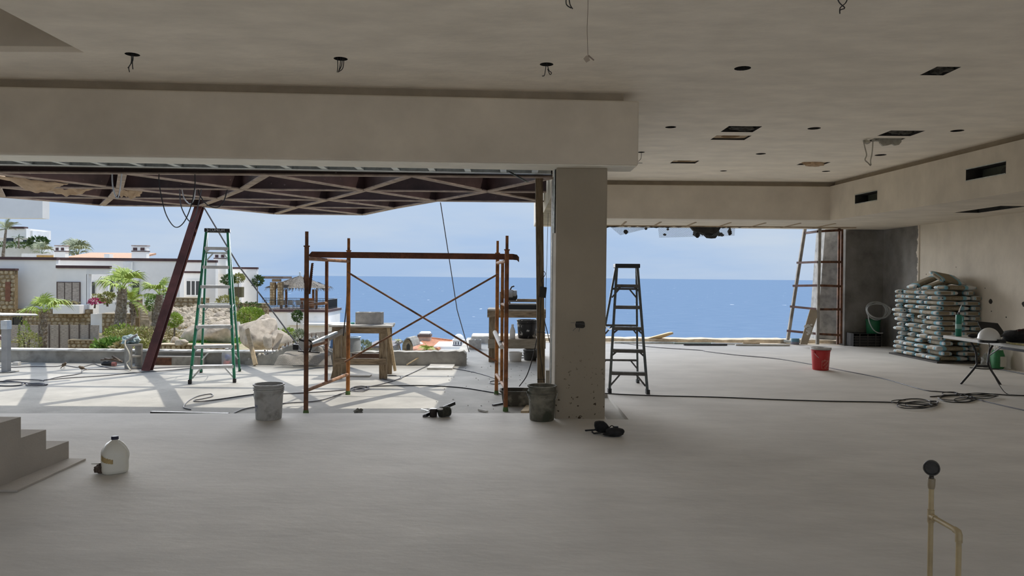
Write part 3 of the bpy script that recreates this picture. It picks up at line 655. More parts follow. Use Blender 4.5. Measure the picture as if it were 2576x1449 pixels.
# ================================================================== parapets and rubble
def jagtop(px, Y, thick, name, m, zb=-.35):
    pts = []
    for i in range(len(px)-1):
        (xa, ya), (xb, yb) = px[i], px[i+1]; n = max(2, int(abs(xb-xa)/9))
        for k in range(n): t = k/n; pts.append(Py(xa+(xb-xa)*t, ya+(yb-ya)*t + R.uniform(-1.2,1.2), Y))
    pts.append(Py(*px[-1], Y)); m_ = MB()
    poly = [V(p.x,Y,p.z) for p in pts] + [V(pts[-1].x,Y,zb), V(pts[0].x,Y,zb)]
    m_.prism(poly, (0,thick,0)); return m_, pts
b, _ = jagtop([(-250,879),(300,880),(640,884)], 12.72, .22, '', CONC); struct('parapet_left', b, CONC)
b = MB(); z = Py(300, 881, 12.8).z; e_ = [V(-13 + 8.9*k/80, 12.69, z-.014 + .012*mnoise.noise(V(k*.37,2,0))) for k in range(81)]
b.prism(e_ + [V(-13+8.9, 12.69, z+.012), V(-13, 12.69, z+.012)], (0,.26,0))
struct('trim_6', b, CONCL)
b, _ = jagtop([(840,887),(990,885),(1165,884),(1172,890)], 12.75, .25, '', CONC); struct('parapet_right', b, CONC)
b = MB(); q0, q1 = Pz(1085,918,-.05), Pz(1098,901,-.05)
b.box(-1.40, -.98, 12.2, 13.0, -.05, -.02); struct('floor_pad', b, CONCL)
# broken concrete wall stump with rebar
b, pts = jagtop([(616,910),(650,897),(668,893),(700,882),(742,866),(764,853),(790,850),(800,872),(840,888)], 12.62, .3, '', CONC)
st = struct('wall_stump', b, mat('stump_concrete', (.43,.42,.39), rough=.95, var=.25, scale=4, bump=.4, bscale=18))
b = MB()
for k in range(130):
    p = R.choice(pts); c = p + V(R.uniform(-.05,.05), R.uniform(0,.28), R.uniform(-.02,.015)); b.blob(c, (R.uniform(.012,.035),)*3, seed=k, amp=.6, sub=1)
o = b.build('rubble', CONCL, parent=st); tag(o, kind='stuff')
for k in range(18):
    p = pts[int(4 + k*(len(pts)-8)/18)]; h = R.uniform(.05,.1)
    b = MB(); b.tube([p + V(0,.12,-.05), p + V(R.uniform(-.02,.02),.12,h)], .006, 5); b.build('rebar', RUSTD, parent=st)
def stake(label, a, c, Y, Y2, w, m):
    b = MB(); b.bar(Py(*a, Y), Py(*c, Y2), w, .03, up=(0,1,0)); tag(b.build('wooden_stake', m), label, 'stake')
stake('thin pale wooden stake leaning beside the green ladder', (643,918), (622,828), 12.45, 12.9, .07, PINE)
stake('wide grey wooden board propped behind the broken concrete wall', (690,880), (706,840), 13.4, 13.6, .10, mat('grey_wood', (.40,.34,.27), rough=.9, var=.2))
# wire mesh heaps
def heap(label, quad, Y, amp, nu, nv, seed):
    A, B_, C, D = [Pz(x, y, -.04) if Y is None else Py(x, y, Y+dy) for x, y, dy in quad]; m_ = MB()
    P = lambda u, v: (A*(1-u)+B_*u)*(1-v)+(D*(1-u)+C*u)*v + V(0, 0, amp*(mnoise.noise(V(u*3,v*2,seed))+.4)*math.sin(PI*min(1,max(0,v))))
    for i in range(nu+1): m_.tube([P(i/nu, j/10) for j in range(11)], .0026, 3, caps=False)
    for j in range(nv+1): m_.tube([P(i/16, j/nv) for i in range(17)], .0026, 3, caps=False)
    return tag(m_.build('wire_mesh', mat('mesh_wire', (.40,.37,.33), rough=.6, metal=.3, bump=0)), label, 'wire mesh', kind='stuff')
heap('crumpled wire mesh heaped at the foot of the broken concrete wall', [(690,918,0),(835,918,0),(828,886,.35),(726,884,.35)], 12.2, .12, 60, 26, 3)
heap('second crumpled wire mesh sheet lying beside the blue barrel', [(742,918,0),(836,918,0),(800,872,.3),(752,876,.3)], 12.4, .10, 46, 26, 8)
# barrels behind the bench
q = Pz(845,916,SG); b = MB(); bz = thing('blue_barrel', 'blue plastic barrel standing behind the left sawhorse leg', 'barrel', V(q.x,q.y+.16,SG))
b.lathe([(.14,0),(.15,.02),(.15,.14),(.157,.15),(.15,.16),(.15,.30),(.157,.31),(.15,.32),(.14,.44)], V(q.x,q.y+.16,SG), 24); b.build('barrel_body', layered('barrel_blue', (.07,.17,.36), (.40,.40,.42), 8, .58, .66, rough=.5), parent=bz, smooth=True)
q = Py(888,900,12.95); b = MB(); bz = thing('grey_drum', 'dusty grey drum with a rolled rim seen through the sawhorse bench', 'barrel', V(q.x,12.95,-.4))
zt = Py(888,848,12.95).z; b.lathe([(.13,-.4),(.135,.0),(.135,zt-.06),(.12,zt-.02)], V(q.x,12.95,0), 24); b.build('drum_body', mat('drum_grey', (.33,.35,.36), rough=.6, var=.2), parent=bz, smooth=True)
b = MB(); b.lathe([(.125,zt-.02),(.14,zt-.015),(.14,zt+.005),(.11,zt+.005),(.11,zt-.03)], V(q.x,12.95,0), 24, cap0=False); b.build('drum_rim', mat('drum_rim', (.30,.42,.55), rough=.6), parent=bz, smooth=True)
# rubble and wire coil on the concrete pad
cc = Pz(1146,906,-.02); b = MB()
for k in range(7):
    rr = .16 + .02*R.random(); b.tube([cc + V(rr*1.1*math.cos(a)+.02*math.sin(k), rr*1.3*math.sin(a), .008+.01*k + .008*math.sin(a*2+k)) for a in [2*PI*i/28 for i in range(29)]], .006, 5)
tag(b.build('wire_coil', mat('grey_wire', (.30,.31,.31), rough=.5, metal=.4)), 'loose coil of grey wire lying on the concrete pad by the parapet', 'wire coil')
tag(MB().tube([Pz(1023,918,-.03), Py(1077,885,12.85)], .012, 6).build('cane', PINE), 'thin cane leaning against the low parapet left of the wire coil', 'cane')
tag(MB().tube([Pz(1112,903,-.0), Py(1102,884,12.85)], .014, 6).build('cane', PINE), 'short cane leaning against the low parapet behind the wire coil', 'cane')
# concrete pieces at the far end of the terrace strip
q = Pz(1192,879,SG); cmu('concrete_block', 'hollow concrete block at the far left edge of the terrace strip', V(q.x+.02, q.y+.12, SG+.1), (.13,0,0), (0,.1,0), (0,0,.1))
def slab(label, x0, y0, x1, y1, Y, d, m=CONCL):
    a, c = Py(x0,y1,Y), Py(x1,y0,Y); b = MB(); b.box(a.x, c.x, Y, Y+d, min(a.z, SG+.0), c.z); tag(b.build('concrete_slab', m, bevel=.02), label, 'concrete slab')
slab('rough white concrete slab at the end of the terrace strip', 1185, 846, 1300, 868, 17.2, .5)
slab('thin white concrete edge slab behind the timber work table', 1186, 843, 1390, 853, 18.2, .4)
# ================================================================== timber table with tile saw
TY = 13.37; tx0, tx1 = Py(1226,790,TY).x, .62; ttz = Py(1290,781,TY).z
tt = thing('timber_work_table', 'heavy timber work table carrying the tile saw beside the wooden post', 'workbench', ((tx0+tx1)/2, TY+.35, SG))
b = MB(); b.box(tx0, tx1, TY-.02, TY+.06, ttz-.13, ttz-.01); b.build('apron', WOODX, parent=tt)
for j in range(4): MB().box(tx0, tx1, TY-.03+j*.19, TY+.15+j*.19, ttz-.01, ttz+.02).build('plank', mat('dusty_plank', (.46,.41,.34), rough=.9, var=.2, scale=5), parent=tt)
for x in (tx0+.10, tx1-.08):
    for y in (TY+.03, TY+.68): MB().box(x-.07, x+.07, y-.03, y+.03, SG, ttz-.01).build('leg', WOODM, parent=tt)
b = MB(); b.box(tx0+.02, tx1, TY-.055, TY-.01, Py(1290,876,TY).z, Py(1290,853,TY).z); b.build('lower_rail', mat('grey_plank', (.33,.28,.21), rough=.9, var=.2, scale=5, stretch=(1,5,5)), parent=tt)
b = MB(); b.box(tx0+.02, tx1, TY-.01, TY+.68, Py(1290,853,TY).z-.03, Py(1290,853,TY).z); sh = b.build('lower_shelf', WOODX, parent=tt)
shz = Py(1290,853,TY).z
ts = thing('tile_saw', 'wet tile saw with black tray and grey motor on the timber table', 'saw', V(.1, TY+.3, ttz+.02))
px = lambda x, Y=TY+.15: Py(x, 760, Y).x
b = MB(); b.box(px(1258), px(1355), TY+.05, TY+.55, ttz+.02, ttz+.10); b.build('tray', BLACK, parent=ts, bevel=.01)
b = MB(); b.box(px(1256), px(1355), TY+.04, TY+.56, ttz+.10, ttz+.115); b.build('tray_rim', mat('dusty_grey', (.33,.32,.30), rough=.8), parent=ts)
b = MB(); b.box(px(1278), px(1355), TY+.12, TY+.48, ttz+.15, ttz+.18); b.box(px(1280), px(1284), TY+.12, TY+.48, ttz+.115, ttz+.15); b.box(px(1350), px(1354), TY+.12, TY+.48, ttz+.115, ttz+.15); b.build('saw_table', mat('saw_table', (.22,.19,.16), rough=.6), parent=ts)
mc = Py(1280,742,TY+.25); ax = Matrix.Rotation(PI/2,3,'Y')
b = MB(); b.lathe([(.06,-.13),(.085,-.12),(.085,.05),(.07,.06),(.07,.12),(.05,.13)], mc+V(.02,0,.02), 18, axis=ax); b.build('motor', mat('motor_grey', (.42,.42,.42), rough=.5, var=.2), parent=ts, smooth=True)
b = MB(); b.lathe([(.10,-.006),(.10,.006)], mc+V(.06,-.05,-.03), 24, axis=Matrix.Rotation(PI/2,3,'X')); b.build('blade_guard', BLACK, parent=ts)
b = MB(); b.tube([mc+V(.02,-.02,.09), mc+V(.05,-.02,.15), mc+V(.10,-.02,.165)], .014, 8); b.build('handle', BLACK, parent=ts)
b = MB(); b.box(mc.x-.17, mc.x-.11, TY+.2, TY+.3, ttz+.1, mc.z+.06); b.build('support_arm', mat('dusty_grey2', (.28,.28,.28), rough=.7), parent=ts)
b = MB(); b.box(px(1300), px(1356), TY+.0, TY+.1, ttz+.181, ttz+.21); tag(b.build('tile_strip', WOODX), 'narrow wood strip resting on top of the tile saw', 'board')
def pail(name, label, c, h, r0, r1, m, handle=True, lid=None, rings=(.82,.76), wire=STEEL, hang=1, inner=None, cat='bucket', hrot=0):
    t = thing(name, label, cat, c); c = Vector(c); b = MB(); rr = lambda z: r0 + (r1-r0)*z/h
    prof = [(r0*.96,0),(r0,.008)]
    for k in rings: prof += [(rr(h*k)-0.0,h*k-.012),(rr(h*k)+.009,h*k-.006),(rr(h*k)+.009,h*k+.006),(rr(h*k),h*k+.012)] if False else []
    for k in sorted(rings): prof += [(rr(h*k),h*k-.012),(rr(h*k)+.009,h*k-.006),(rr(h*k)+.009,h*k+.006),(rr(h*k),h*k+.012)]
    prof += [(rr(h*.96),h*.955),(r1+.01,h*.965),(r1+.01,h),(r1-.006,h),(r0*.9,.02)]
    b.lathe(prof, c, 32); o = b.build('pail_body', m, parent=t, smooth=True)
    if lid:
        b = MB(); b.lathe([(r1+.016,h-.03),(r1+.016,h+.004),(r1*.96,h+.008),(r1*.9,h+.002),(.06,h+.002),(.06,h-.01)], c, 32); b.build('lid', lid, parent=t, smooth=True)
    if handle:
        ux = V(math.cos(hrot), math.sin(hrot), 0); uy = V(-math.sin(hrot), math.cos(hrot), 0)
        b = MB(); pts = []
        for k in range(15):
            a = PI*k/14; pts.append(c + ux*(r1+.016)*math.cos(a) - uy*hang*(r1+.02)*math.sin(a)*.95*1.0 + V(0,0,h*.80 - .13*math.sin(a)))
        b.tube(pts, .0028, 6); hd = b.build('bail_handle', wire, parent=t)
        b = MB()
        for s_ in (-1,1): b.lathe([(.014,0),(.014,.02)], c + ux*s_*(r1-.002) + V(0,0,h*.80), 10, axis=Matrix.Rotation(hrot,3,'Z') @ Matrix.Rotation(s_*PI/2,3,'Y'))
        b.build('ear', m, parent=t)
    return t, o
q = V(px(1327), TY+.28, shz); pail('black_pail', 'splattered black bucket on the lower shelf of the timber table', q, .34, .165, .19, layered('splat_black', (.018,.018,.02), (.55,.55,.53), 11, .60, .66, scale2=6, rough=.5), handle=False, rings=(.8,))
q = V(px(1298), TY+.25, SG); pail('white_pail', 'white bucket standing on the terrace under the timber table', q, .16, .11, .125, WHITE, handle=False, rings=(.7,))
q = V(px(1338), TY+.4, SG); pail('dark_pail', 'dark grey bucket next to the white one under the timber table', q, .2, .13, .15, mat('dark_pail', (.06,.06,.06), rough=.6), handle=False, rings=(.7,))
q = V(px(1290), TY+.12, shz); b = MB(); b.lathe([(.045,0),(.05,.01),(.05,.14),(.03,.2),(.022,.22),(.022,.26)], q, 16, sq=4); o = b.build('plastic_jug', WHITE, smooth=True); tag(o, 'white plastic jug on the lower shelf beside the black bucket', 'jug')
# wooden prop post
pw = thing('wooden_post', 'rough timber post propping the slab edge left of the pier', 'post', V(.335,9.0,SG))
b = MB(); A = Py(1362,1000,9.0); B_ = Py(1356,448,9.0); b.bar(V(A.x,9.0,SG), V(B_.x,9.0,2.71), .092, .088, up=(0,1,0)); b.build('timber', mat('post_wood', (.17,.125,.075), rough=.9, var=.35, scale=5, bump=.3, stretch=(6,6,.8), col2=(.28,.21,.13)), parent=pw, bevel=.005)
b = MB(); b.obox(Py(1366,735,8.94), (.04,0,-.006), (0,.02,0), (.006,0,.065)); b.build('socket_box', BLACK, parent=pw, bevel=.004)
b = MB(); b.tube(smoothpts([Py(1368,682,8.94), Py(1372,690,8.93), Py(1362,706,8.93), Py(1366,718,8.93), Py(1360,760,8.94), Py(1360,800,8.94), Py(1357,870,8.94), Py(1369,962,8.94)], 6), .004, 6); b.build('post_cable', CABLE, parent=pw)
b = MB()
for y in (835, 953):
    p = Py(1361,y,9.0); b.box(p.x-.05,p.x+.05,8.95,9.05,p.z-.003,p.z+.003)
b.build('tie_wire', CABLE, parent=pw)
hang('hanging_cable', 'thin cable dropping beside the wooden post towards the pier', [(1380,498),(1378,566),(1376,640),(1373,740),(1372,800)], 9.6, .004, CABLE)
hang('hanging_cable', 'black cable slanting from wooden post down to the mortar tub', [(1352,845),(1340,900),(1325,945),(1306,972)], 9.05, .007, CABLE)
hang('hanging_cable', 'black cable running down against the pier behind wooden post', [(1366,792),(1378,840),(1383,862)], 9.0, .006, CABLE)
# mortar tub
q = Pz(1306,1024,SG); tb = thing('mortar_tub', 'dirty mortar tub behind the front right scaffold post', 'tub', q + V(0,.16,0))
b = MB(); c = q + V(.02,.16,0)
b.lathe([(.20,0),(.215,.02),(.24,.16),(.255,.165),(.255,.185),(.235,.185),(.2,.03)], c, 32, sq=5); o = b.build('tub_body', layered('tub_grey', (.085,.08,.065), (.28,.26,.21), 7, .5, .66, rough=.85, bump=.3), parent=tb, smooth=True)
for v in o.data.vertices: v.co.y = (v.co.y)*.62
# buckets at the floor edge
q = Pz(676,1053,0); pb_, po = pail('grey_bucket', 'dusty white plastic bucket standing on the indoor floor edge by scaffold', q, .365, .130, .150, layered('bucket_white', (.44,.44,.43), (.24,.23,.21), 8, .52, .7, scale2=5, var=.12, rough=.6, bump=.1), rings=(.84,.9), hang=.62, hrot=-.25)
def wraptext(s, size, c, r, h, ang, m, parent, tilt=0., name='lettering'):
    vs, fs = text_data(s, size); m_ = MB(); out = []
    for v in vs:
        x, y = v.x*math.cos(tilt) - v.y*math.sin(tilt), v.x*math.sin(tilt) + v.y*math.cos(tilt)
        a = ang + x/r; out.append(V(c.x + (r+.0015)*math.cos(a), c.y + (r+.0015)*math.sin(a), c.z + h + y))
    m_.add(out, fs); return m_.build(name, m, parent=parent)
wraptext('5M', .05, q, .141, .14, -PI/2-.78, mat('ink_blue', (.05,.08,.22), rough=.6, bump=0), po)
wraptext('5M', .03, q, .141, .10, -PI/2-.8, _m['ink_blue'], po)
q = Pz(1363,1056,0); pb_, po = pail('mortar_bucket', 'mortar stained grey bucket standing against the left foot of the pier', q, .365, .128, .146, layered('bucket_dirty', (.17,.16,.125), (.055,.06,.04), 5, .46, .62, scale2=9, var=.35, rough=.85, bump=.35), rings=(.84,.74), hang=.5, hrot=.15)
wraptext('Comex', .04, q, .140, .235, -PI/2+.45, mat('ink_grey', (.26,.25,.21), rough=.8, bump=0), po)
wraptext('IT', .05, q, .138, .235, -PI/2-.5, _m['ink_grey'], po)
# ================================================================== stairs on the left
SX = -3.545
sta = tag(thing('stairs', 'plastered concrete stairs rising towards the stairwell at far left', 'stairs', (-4.3, 5, 0)), kind='structure')
for k in range(20):
    y1 = Pz(177,1157,0).y - .288*k
    MB().box(-4.95, SX, y1-.288 if k < 19 else y1-1.2, y1, 0 if k < 3 else .152*(k-2), .152*(k+1)).build('step', mat('stair_plaster', (.43,.395,.35), rough=.92, var=.06, scale=2.5, bump=.08), parent=sta)
b = MB(); a0, a1 = Pz(44,1238,0), Pz(216,1158,0)
b.prism([V(SX,a1.y,.001), V(a1.x,a1.y,.001), V(a0.x,a0.y,.001), V(SX,a0.y,.001)], (0,0,.014)); tag(b.build('cement_board', mat('board_grey', (.50,.46,.41), rough=.9, var=.06)), 'thin flat board lying on the floor along the stair side', 'board')
# water jug
q = Pz(289,1187,0); jg = thing('water_jug', 'translucent white gallon jug with dark cap on the floor near the stairs', 'jug', q)
JUG = mat('milky_plastic', (.76,.75,.68), rough=.4, var=.04, bump=.05)
b = MB(); b.lathe([(.078,0),(.088,.008),(.092,.03),(.092,.15),(.088,.17),(.06,.215),(.03,.238),(.022,.242),(.022,.256)], q, 32, sq=3.4, axis=Matrix.Rotation(.6,3,'Z')); b.build('jug_body', JUG, parent=jg, smooth=True)
b = MB(); b.lathe([(.026,0),(.026,.02),(.022,.024)], q+V(0,0,.248), 20); b.build('cap', mat('navy_cap', (.02,.02,.05), rough=.5), parent=jg)
b = MB(); b.tube(smoothpts([q+V(.03,-.01,.235), q+V(.072,-.01,.205), q+V(.098,-.005,.15), q+V(.092,0,.10)], 6), .013, 10); b.build('handle', JUG, parent=jg, smooth=True)
b = MB()
for i in range(7):
    a0_, a1_ = -PI/2-.75 + i*.16, -PI/2-.75 + (i+1)*.16; z0, z1 = .135-.004*i, .178-.006*i
    def pt(a, z):
        c_, s_ = math.cos(a-.6), math.sin(a-.6); k_ = (abs(c_)**3.4+abs(s_)**3.4)**(-1/3.4); r_ = (.0935 if z <= .152 else .0935-(z-.152)*.25)*k_
        return q + V(r_*math.cos(a), r_*math.sin(a), z)
    b.add([pt(a0_,z0-.03), pt(a1_,z0-.03), pt(a1_,z0), pt(a1_,z1-.028), pt(a0_,z1-.028), pt(a0_,z0)], [(0,1,2,5),(5,2,3,4)])
b.build('label', mat('ochre_label', (.42,.31,.14), rough=.7, var=.2, scale=30), parent=jg)
def rag(label, c, r, seed, m, name='crumpled_rag'):
    b = MB(); b.blob(c, r, seed=seed, amp=.75, fr=2.6, sub=3, flat=-r[2]*.8); return tag(b.build(name, m), label, 'rag')
q = Pz(247,1187,.02); rag('small crumpled brown rag lying beside the water jug', q+V(.0,.03,.012), (.042,.03,.034), 4, mat('brown_rag', (.09,.065,.05), rough=.95, var=.5, scale=40))
q = Pz(900,1036,SG+.02); rag('small crumpled grey rag on the terrace in front of the scaffold', q+V(0,.03,.0), (.042,.03,.03), 6, mat('grey_rag', (.22,.22,.20), rough=.95, var=.5, scale=40))
b = MB(); q0, q1 = Pz(229,1167,.0), Pz(255,1166,.0); b.prism([V(q0.x,q0.y,.001), V(q1.x,q1.y,.001), V(q1.x,q1.y+.06,.001), V(q0.x+.09,q0.y+.06,.001)], (0,0,.003)); tag(b.build('paper_scrap', WHITE), 'white paper scrap on the floor behind the water jug', 'paper')
# dark strip lying at the floor edge
b = MB(); b.bar(Pz(381,1037,SG+.012), Pz(575,1041,SG+.02), .05, .02); tag(b.build('metal_strip', BLACK), 'long black metal strip lying along the indoor floor edge', 'metal bar')
# tools at the floor edge: level bar, pot and roll
q = Pz(1089,1050,0); pt_ = thing('small_pot', 'small black pot with rounded lid on the floor edge under the level bar', 'pot', q+V(0,.04,0))
b = MB(); b.lathe([(.036,0),(.040,.01),(.041,.06),(.043,.064),(.043,.078),(.036,.086)], q+V(0,.04,0), 20); b.build('pot_body', mat('pot_brown', (.028,.02,.016), rough=.4), parent=pt_, smooth=True)
q = Pz(1112,1051,0); rl = thing('cord_reel', 'dark cord reel with white top lying on the floor edge beside the pot', 'reel', q+V(0,.06,0))
b = MB(); ax = Matrix.Rotation(-.9,3,'Z') @ Matrix.Rotation(PI/2,3,'X')
b.lathe([(.045,-.06),(.052,-.05),(.052,.05),(.045,.06)], q+V(.02,.06,.054), 20, axis=ax); b.build('reel_body', mat('reel_dark', (.035,.035,.025), rough=.7, var=.5, scale=40, bump=.5), parent=rl, smooth=True)
b = MB()
for k in range(9):
    off = ax @ V(0,0,-.05+.0125*k); b.lathe([(.055,-.004),(.057,0),(.055,.004)], q+V(.02,.06,.054)+off, 18, axis=ax, cap0=False, cap1=False)
b.build('cord', mat('cord_olive', (.06,.06,.045), rough=.8, var=.5, scale=30), parent=rl)
b = MB(); b.lathe([(.03,0),(.03,.012),(.024,.014)], q+V(-.02,.0,.088), 16); b.build('white_cap', WHITE, parent=rl)
lv = thing('level_bar', 'black metal bar resting across the pot and the cord reel', 'metal bar', Pz(1068,1046,0))
b = MB(); A, B_ = Pz(1068,1046,.012), Py(1144,1014,8.12); b.bar(A, B_, .022, .034); b.build('bar_body', BLACK, parent=lv)
b = MB(); b.obox(A, (.018,0,.006), (0,.014,0), (0,0,.016)); b.build('end_cap', mat('end_cap', (.06,.06,.065), rough=.5), parent=lv)
tag(MB().tube([Pz(1060,1029,SG+.02), Pz(1078,1034,SG+.03)], .006, 6).build('steel_punch', STEEL), 'short steel punch lying on the terrace left of the level bar', 'tool')
# shoulder bag
q = Pz(1505,1096,0); BAGB = mat('black_fabric', (.011,.011,.012), rough=.9, var=.4, scale=30, bump=.2)
hb = thing('shoulder_bag', 'black fabric shoulder bag with loose straps on the floor before the pier', 'bag', q+V(0,.06,0))
b = MB(); k = 7.0/1850
poly = [(1497,1063),(1509,1061),(1520,1062),(1528,1068),(1534,1076),(1540,1083),(1530,1089),(1512,1090),(1499,1085),(1496,1073)]
b.prism([Py(x,y,7.02) for x,y in poly], (0,.07,0)); b.build('bag_body', BAGB, parent=hb, bevel=.012, seg=2)
b = MB(); b.bar(Py(1500,1081,7.0), Py(1472,1083,6.98), .012, .022, up=(0,1,0)); b.bar(Py(1498,1080,6.98), Py(1488,1084,6.98), .01, .02, up=(0,1,0)); b.bar(Py(1512,1088,6.97), Pz(1494,1090,.006), .01, .016, up=(0,1,0)); b.bar(Pz(1494,1090,.006), Pz(1489,1086,.01), .008, .012); b.build('strap', BAGB, parent=hb)
b = MB(); b.tube(smoothpts([Py(x,y,7.0) for x,y in ((1530,1078),(1538,1071),(1543,1073),(1542,1079),(1537,1080))], 5), .005, 6); b.build('strap_loop', BAGB, parent=hb)
q = Pz(1548,1101,0); cp = thing('baseball_cap', 'black fabric cap lying on the floor right of the shoulder bag', 'cap', q+V(0,.07,0))
b = MB(); b.blob(q+V(.006,.08,.038), (.094,.075,.042), seed=12, amp=.18, fr=1.6, flat=-.036); b.build('cap_crown', mat('cap_fabric', (.014,.014,.016), rough=.85, var=.3, scale=20, bump=.15), parent=cp, smooth=True)
b = MB(); b.blob(q+V(-.03,.06,.02), (.085,.06,.012), seed=5, amp=.1, fr=1, flat=-.01); b.build('cap_peak', BAGB, parent=cp, smooth=True)
b = MB(); b.obox(q+V(.02,.1,.082), (.02,0,0), (0,.01,0), (0,0,.008)); b.build('cap_buckle', BLACK, parent=cp)
# ================================================================== upright water pipes with gauge (foreground right)
PIPE = layered('cpvc_pipe', (.40,.31,.17), (.16,.10,.05), 9, .6, .7, scale2=7, var=.15, rough=.5, bump=.05)
PX, PYf, PYn = 1.955, 3.40, 3.185
pp = thing('test_pipe', 'tan plastic water pipes rising from the floor with pressure gauge', 'pipe', (PX, PYf, 0))
zj = Py(2352,1298,PYf).z; zt = Py(2353,1205,PYf).z
MB().tube([V(PX,PYf,0), V(PX,PYf,zt)], .0115, 14).build('riser', PIPE, parent=pp, smooth=True)
MB().tube([V(PX,PYn,0), V(PX,PYn,zj-.02)], .0115, 14).build('riser', PIPE, parent=pp, smooth=True)
MB().tube(smoothpts([V(PX,PYf,zj), V(PX,PYn+.03,zj), V(PX,PYn+.008,zj-.008), V(PX,PYn,zj-.03)], 5), .0115, 14).build('crossover', PIPE, parent=pp, smooth=True)
b = MB(); b.lathe([(.0145,-.03),(.0145,.03)], V(PX,PYf,zj), 14); b.lathe([(.0145,0),(.0145,.03)], V(PX,PYf-.005,zj), 14, axis=Matrix.Rotation(PI/2,3,'X')); b.build('tee_fitting', PIPE, parent=pp, smooth=True)
b = MB(); b.tube([V(PX,PYn+.03,zj), V(PX,PYn+.006,zj-.002), V(PX,PYn,zj-.012), V(PX,PYn,zj-.045)], .0145, 14); b.build('elbow_fitting', PIPE, parent=pp, smooth=True)
b = MB(); b.lathe([(.0135,-.045),(.016,-.03),(.017,0),(.015,.003)], V(PX,PYf,zt), 14); b.build('adapter', mat('adapter_tan', (.24,.19,.12), rough=.5), parent=pp, smooth=True)
b = MB(); b.lathe([(.0115,0),(.0115,.012),(.007,.014),(.007,.03)], V(PX,PYf,zt+.002), 6); b.build('gauge_stem', mat('brass_dark', (.06,.05,.04), rough=.4, metal=.6), parent=pp)
gc = V(PX, PYf, Py(2356,1176,PYf).z); ax = Matrix.Rotation(-.55,3,'Z') @ Matrix.Rotation(PI/2,3,'X')
b = MB(); b.lathe([(.028,-.016),(.033,-.012),(.033,.012),(.035,.013),(.035,.018),(.030,.018),(.028,.012)], gc, 28, axis=ax); b.build('gauge', mat('gauge_black', (.022,.02,.018), rough=.45), parent=pp, smooth=True)
# ================================================================== red bucket
q = Pz(2064,930,0)
rb, ro = pail('red_bucket', 'red plastic bucket with grey lid standing alone on the right floor', q, .37, .128, .150, mat('red_plastic', (.46,.022,.022), rough=.45, var=.08, bump=.02), rings=(.87,), hang=.6, lid=mat('lid_grey', (.42,.40,.38), rough=.6, var=.2), hrot=.5)
INK = mat('logo_orange', (.60,.28,.22), rough=.6, bump=0); an = -PI/2 + .55; an2 = math.atan2(-q.y, -q.x) + .62
for s, dz, dx in (('THE', .205, -.035), ('HOME', .172, 0), ('DEPOT', .134, .03)):
    wraptext(s, .043, q, .141, dz-.05, an2 + dx/.14, INK, ro, tilt=.72)
m_ = MB(); cs = [(-.065,.03),(.065,.03),(.065,.165),(-.065,.165)]
for i in range(4):
    (xa, za), (xb, zb) = cs[i], cs[(i+1)%4]
    m_.tube([V(q.x+(.1415)*math.cos(an2+(xa+(xb-xa)*t/8)/.14), q.y+.1415*math.sin(an2+(xa+(xb-xa)*t/8)/.14), za+(zb-za)*t/8) for t in range(9)], .0025, 4)
m_.build('logo_frame', INK, parent=ro)
wraptext('ABC', .02, q, .147, .245, an2, INK, ro) if False else None
# ================================================================== cement bags
BAGM, N, K, B = nodes('cement_bag_paper')
t = N.new('ShaderNodeTexCoord'); s = N.new('ShaderNodeSeparateXYZ'); K(t.outputs['Object'], s.inputs[0])
oi = N.new('ShaderNodeObjectInfo'); ad = N.new('ShaderNodeMath'); ad.operation = 'MULTIPLY_ADD'; K(oi.outputs['Random'], ad.inputs[0]); ad.inputs[1].default_value = .16
mr = N.new('ShaderNodeMapRange'); mr.inputs[1].default_value = -.32; mr.inputs[2].default_value = .32; K(s.outputs[0], mr.inputs[0]); K(mr.outputs[0], ad.inputs[2])
rp = N.new('ShaderNodeValToRGB'); rp.color_ramp.interpolation = 'CONSTANT'; els = rp.color_ramp.elements
els[0].position = 0; els[0].color = (.50,.50,.48,1); els[1].position = .20; els[1].color = (.17,.36,.44,1)
for p_, c_ in ((.27,(.20,.165,.105,1)),(.76,(.17,.36,.44,1)),(.86,(.50,.50,.48,1))): e_ = els.new(p_); e_.color = c_
K(ad.outputs[0], rp.inputs[0])
br = N.new('ShaderNodeTexBrick'); br.inputs['Scale'].default_value = 26; br.inputs['Color1'].default_value = (.45,.41,.33,1); br.inputs['Color2'].default_value = (.13,.10,.065,1); br.inputs['Mortar'].default_value = (.17,.14,.09,1); br.inputs['Mortar Size'].default_value = .045
mpn = N.new('ShaderNodeMapping'); mpn.inputs['Rotation'].default_value = (PI/2,0,0); K(t.outputs['Object'], mpn.inputs[0]); K(mpn.outputs[0], br.inputs['Vector'])
inb = N.new('ShaderNodeMath'); inb.operation = 'COMPARE'; K(ad.outputs[0], inb.inputs[0]); inb.inputs[1].default_value = .55; inb.inputs[2].default_value = .17
ab = N.new('ShaderNodeMath'); ab.operation = 'ABSOLUTE'; K(s.outputs[2], ab.inputs[0]); lt = N.new('ShaderNodeMath'); lt.operation = 'LESS_THAN'; K(ab.outputs[0], lt.inputs[0]); lt.inputs[1].default_value = .024
mu = N.new('ShaderNodeMath'); mu.operation = 'MULTIPLY'; K(inb.outputs[0], mu.inputs[0]); K(lt.outputs[0], mu.inputs[1])
mu2 = N.new('ShaderNodeMath'); mu2.operation = 'MULTIPLY'; K(mu.outputs[0], mu2.inputs[0]); mu2.inputs[1].default_value = .6
mx1 = N.new('ShaderNodeMixRGB'); K(mu2.outputs[0], mx1.inputs[0]); K(rp.outputs[0], mx1.inputs[1]); K(br.outputs[0], mx1.inputs[2])
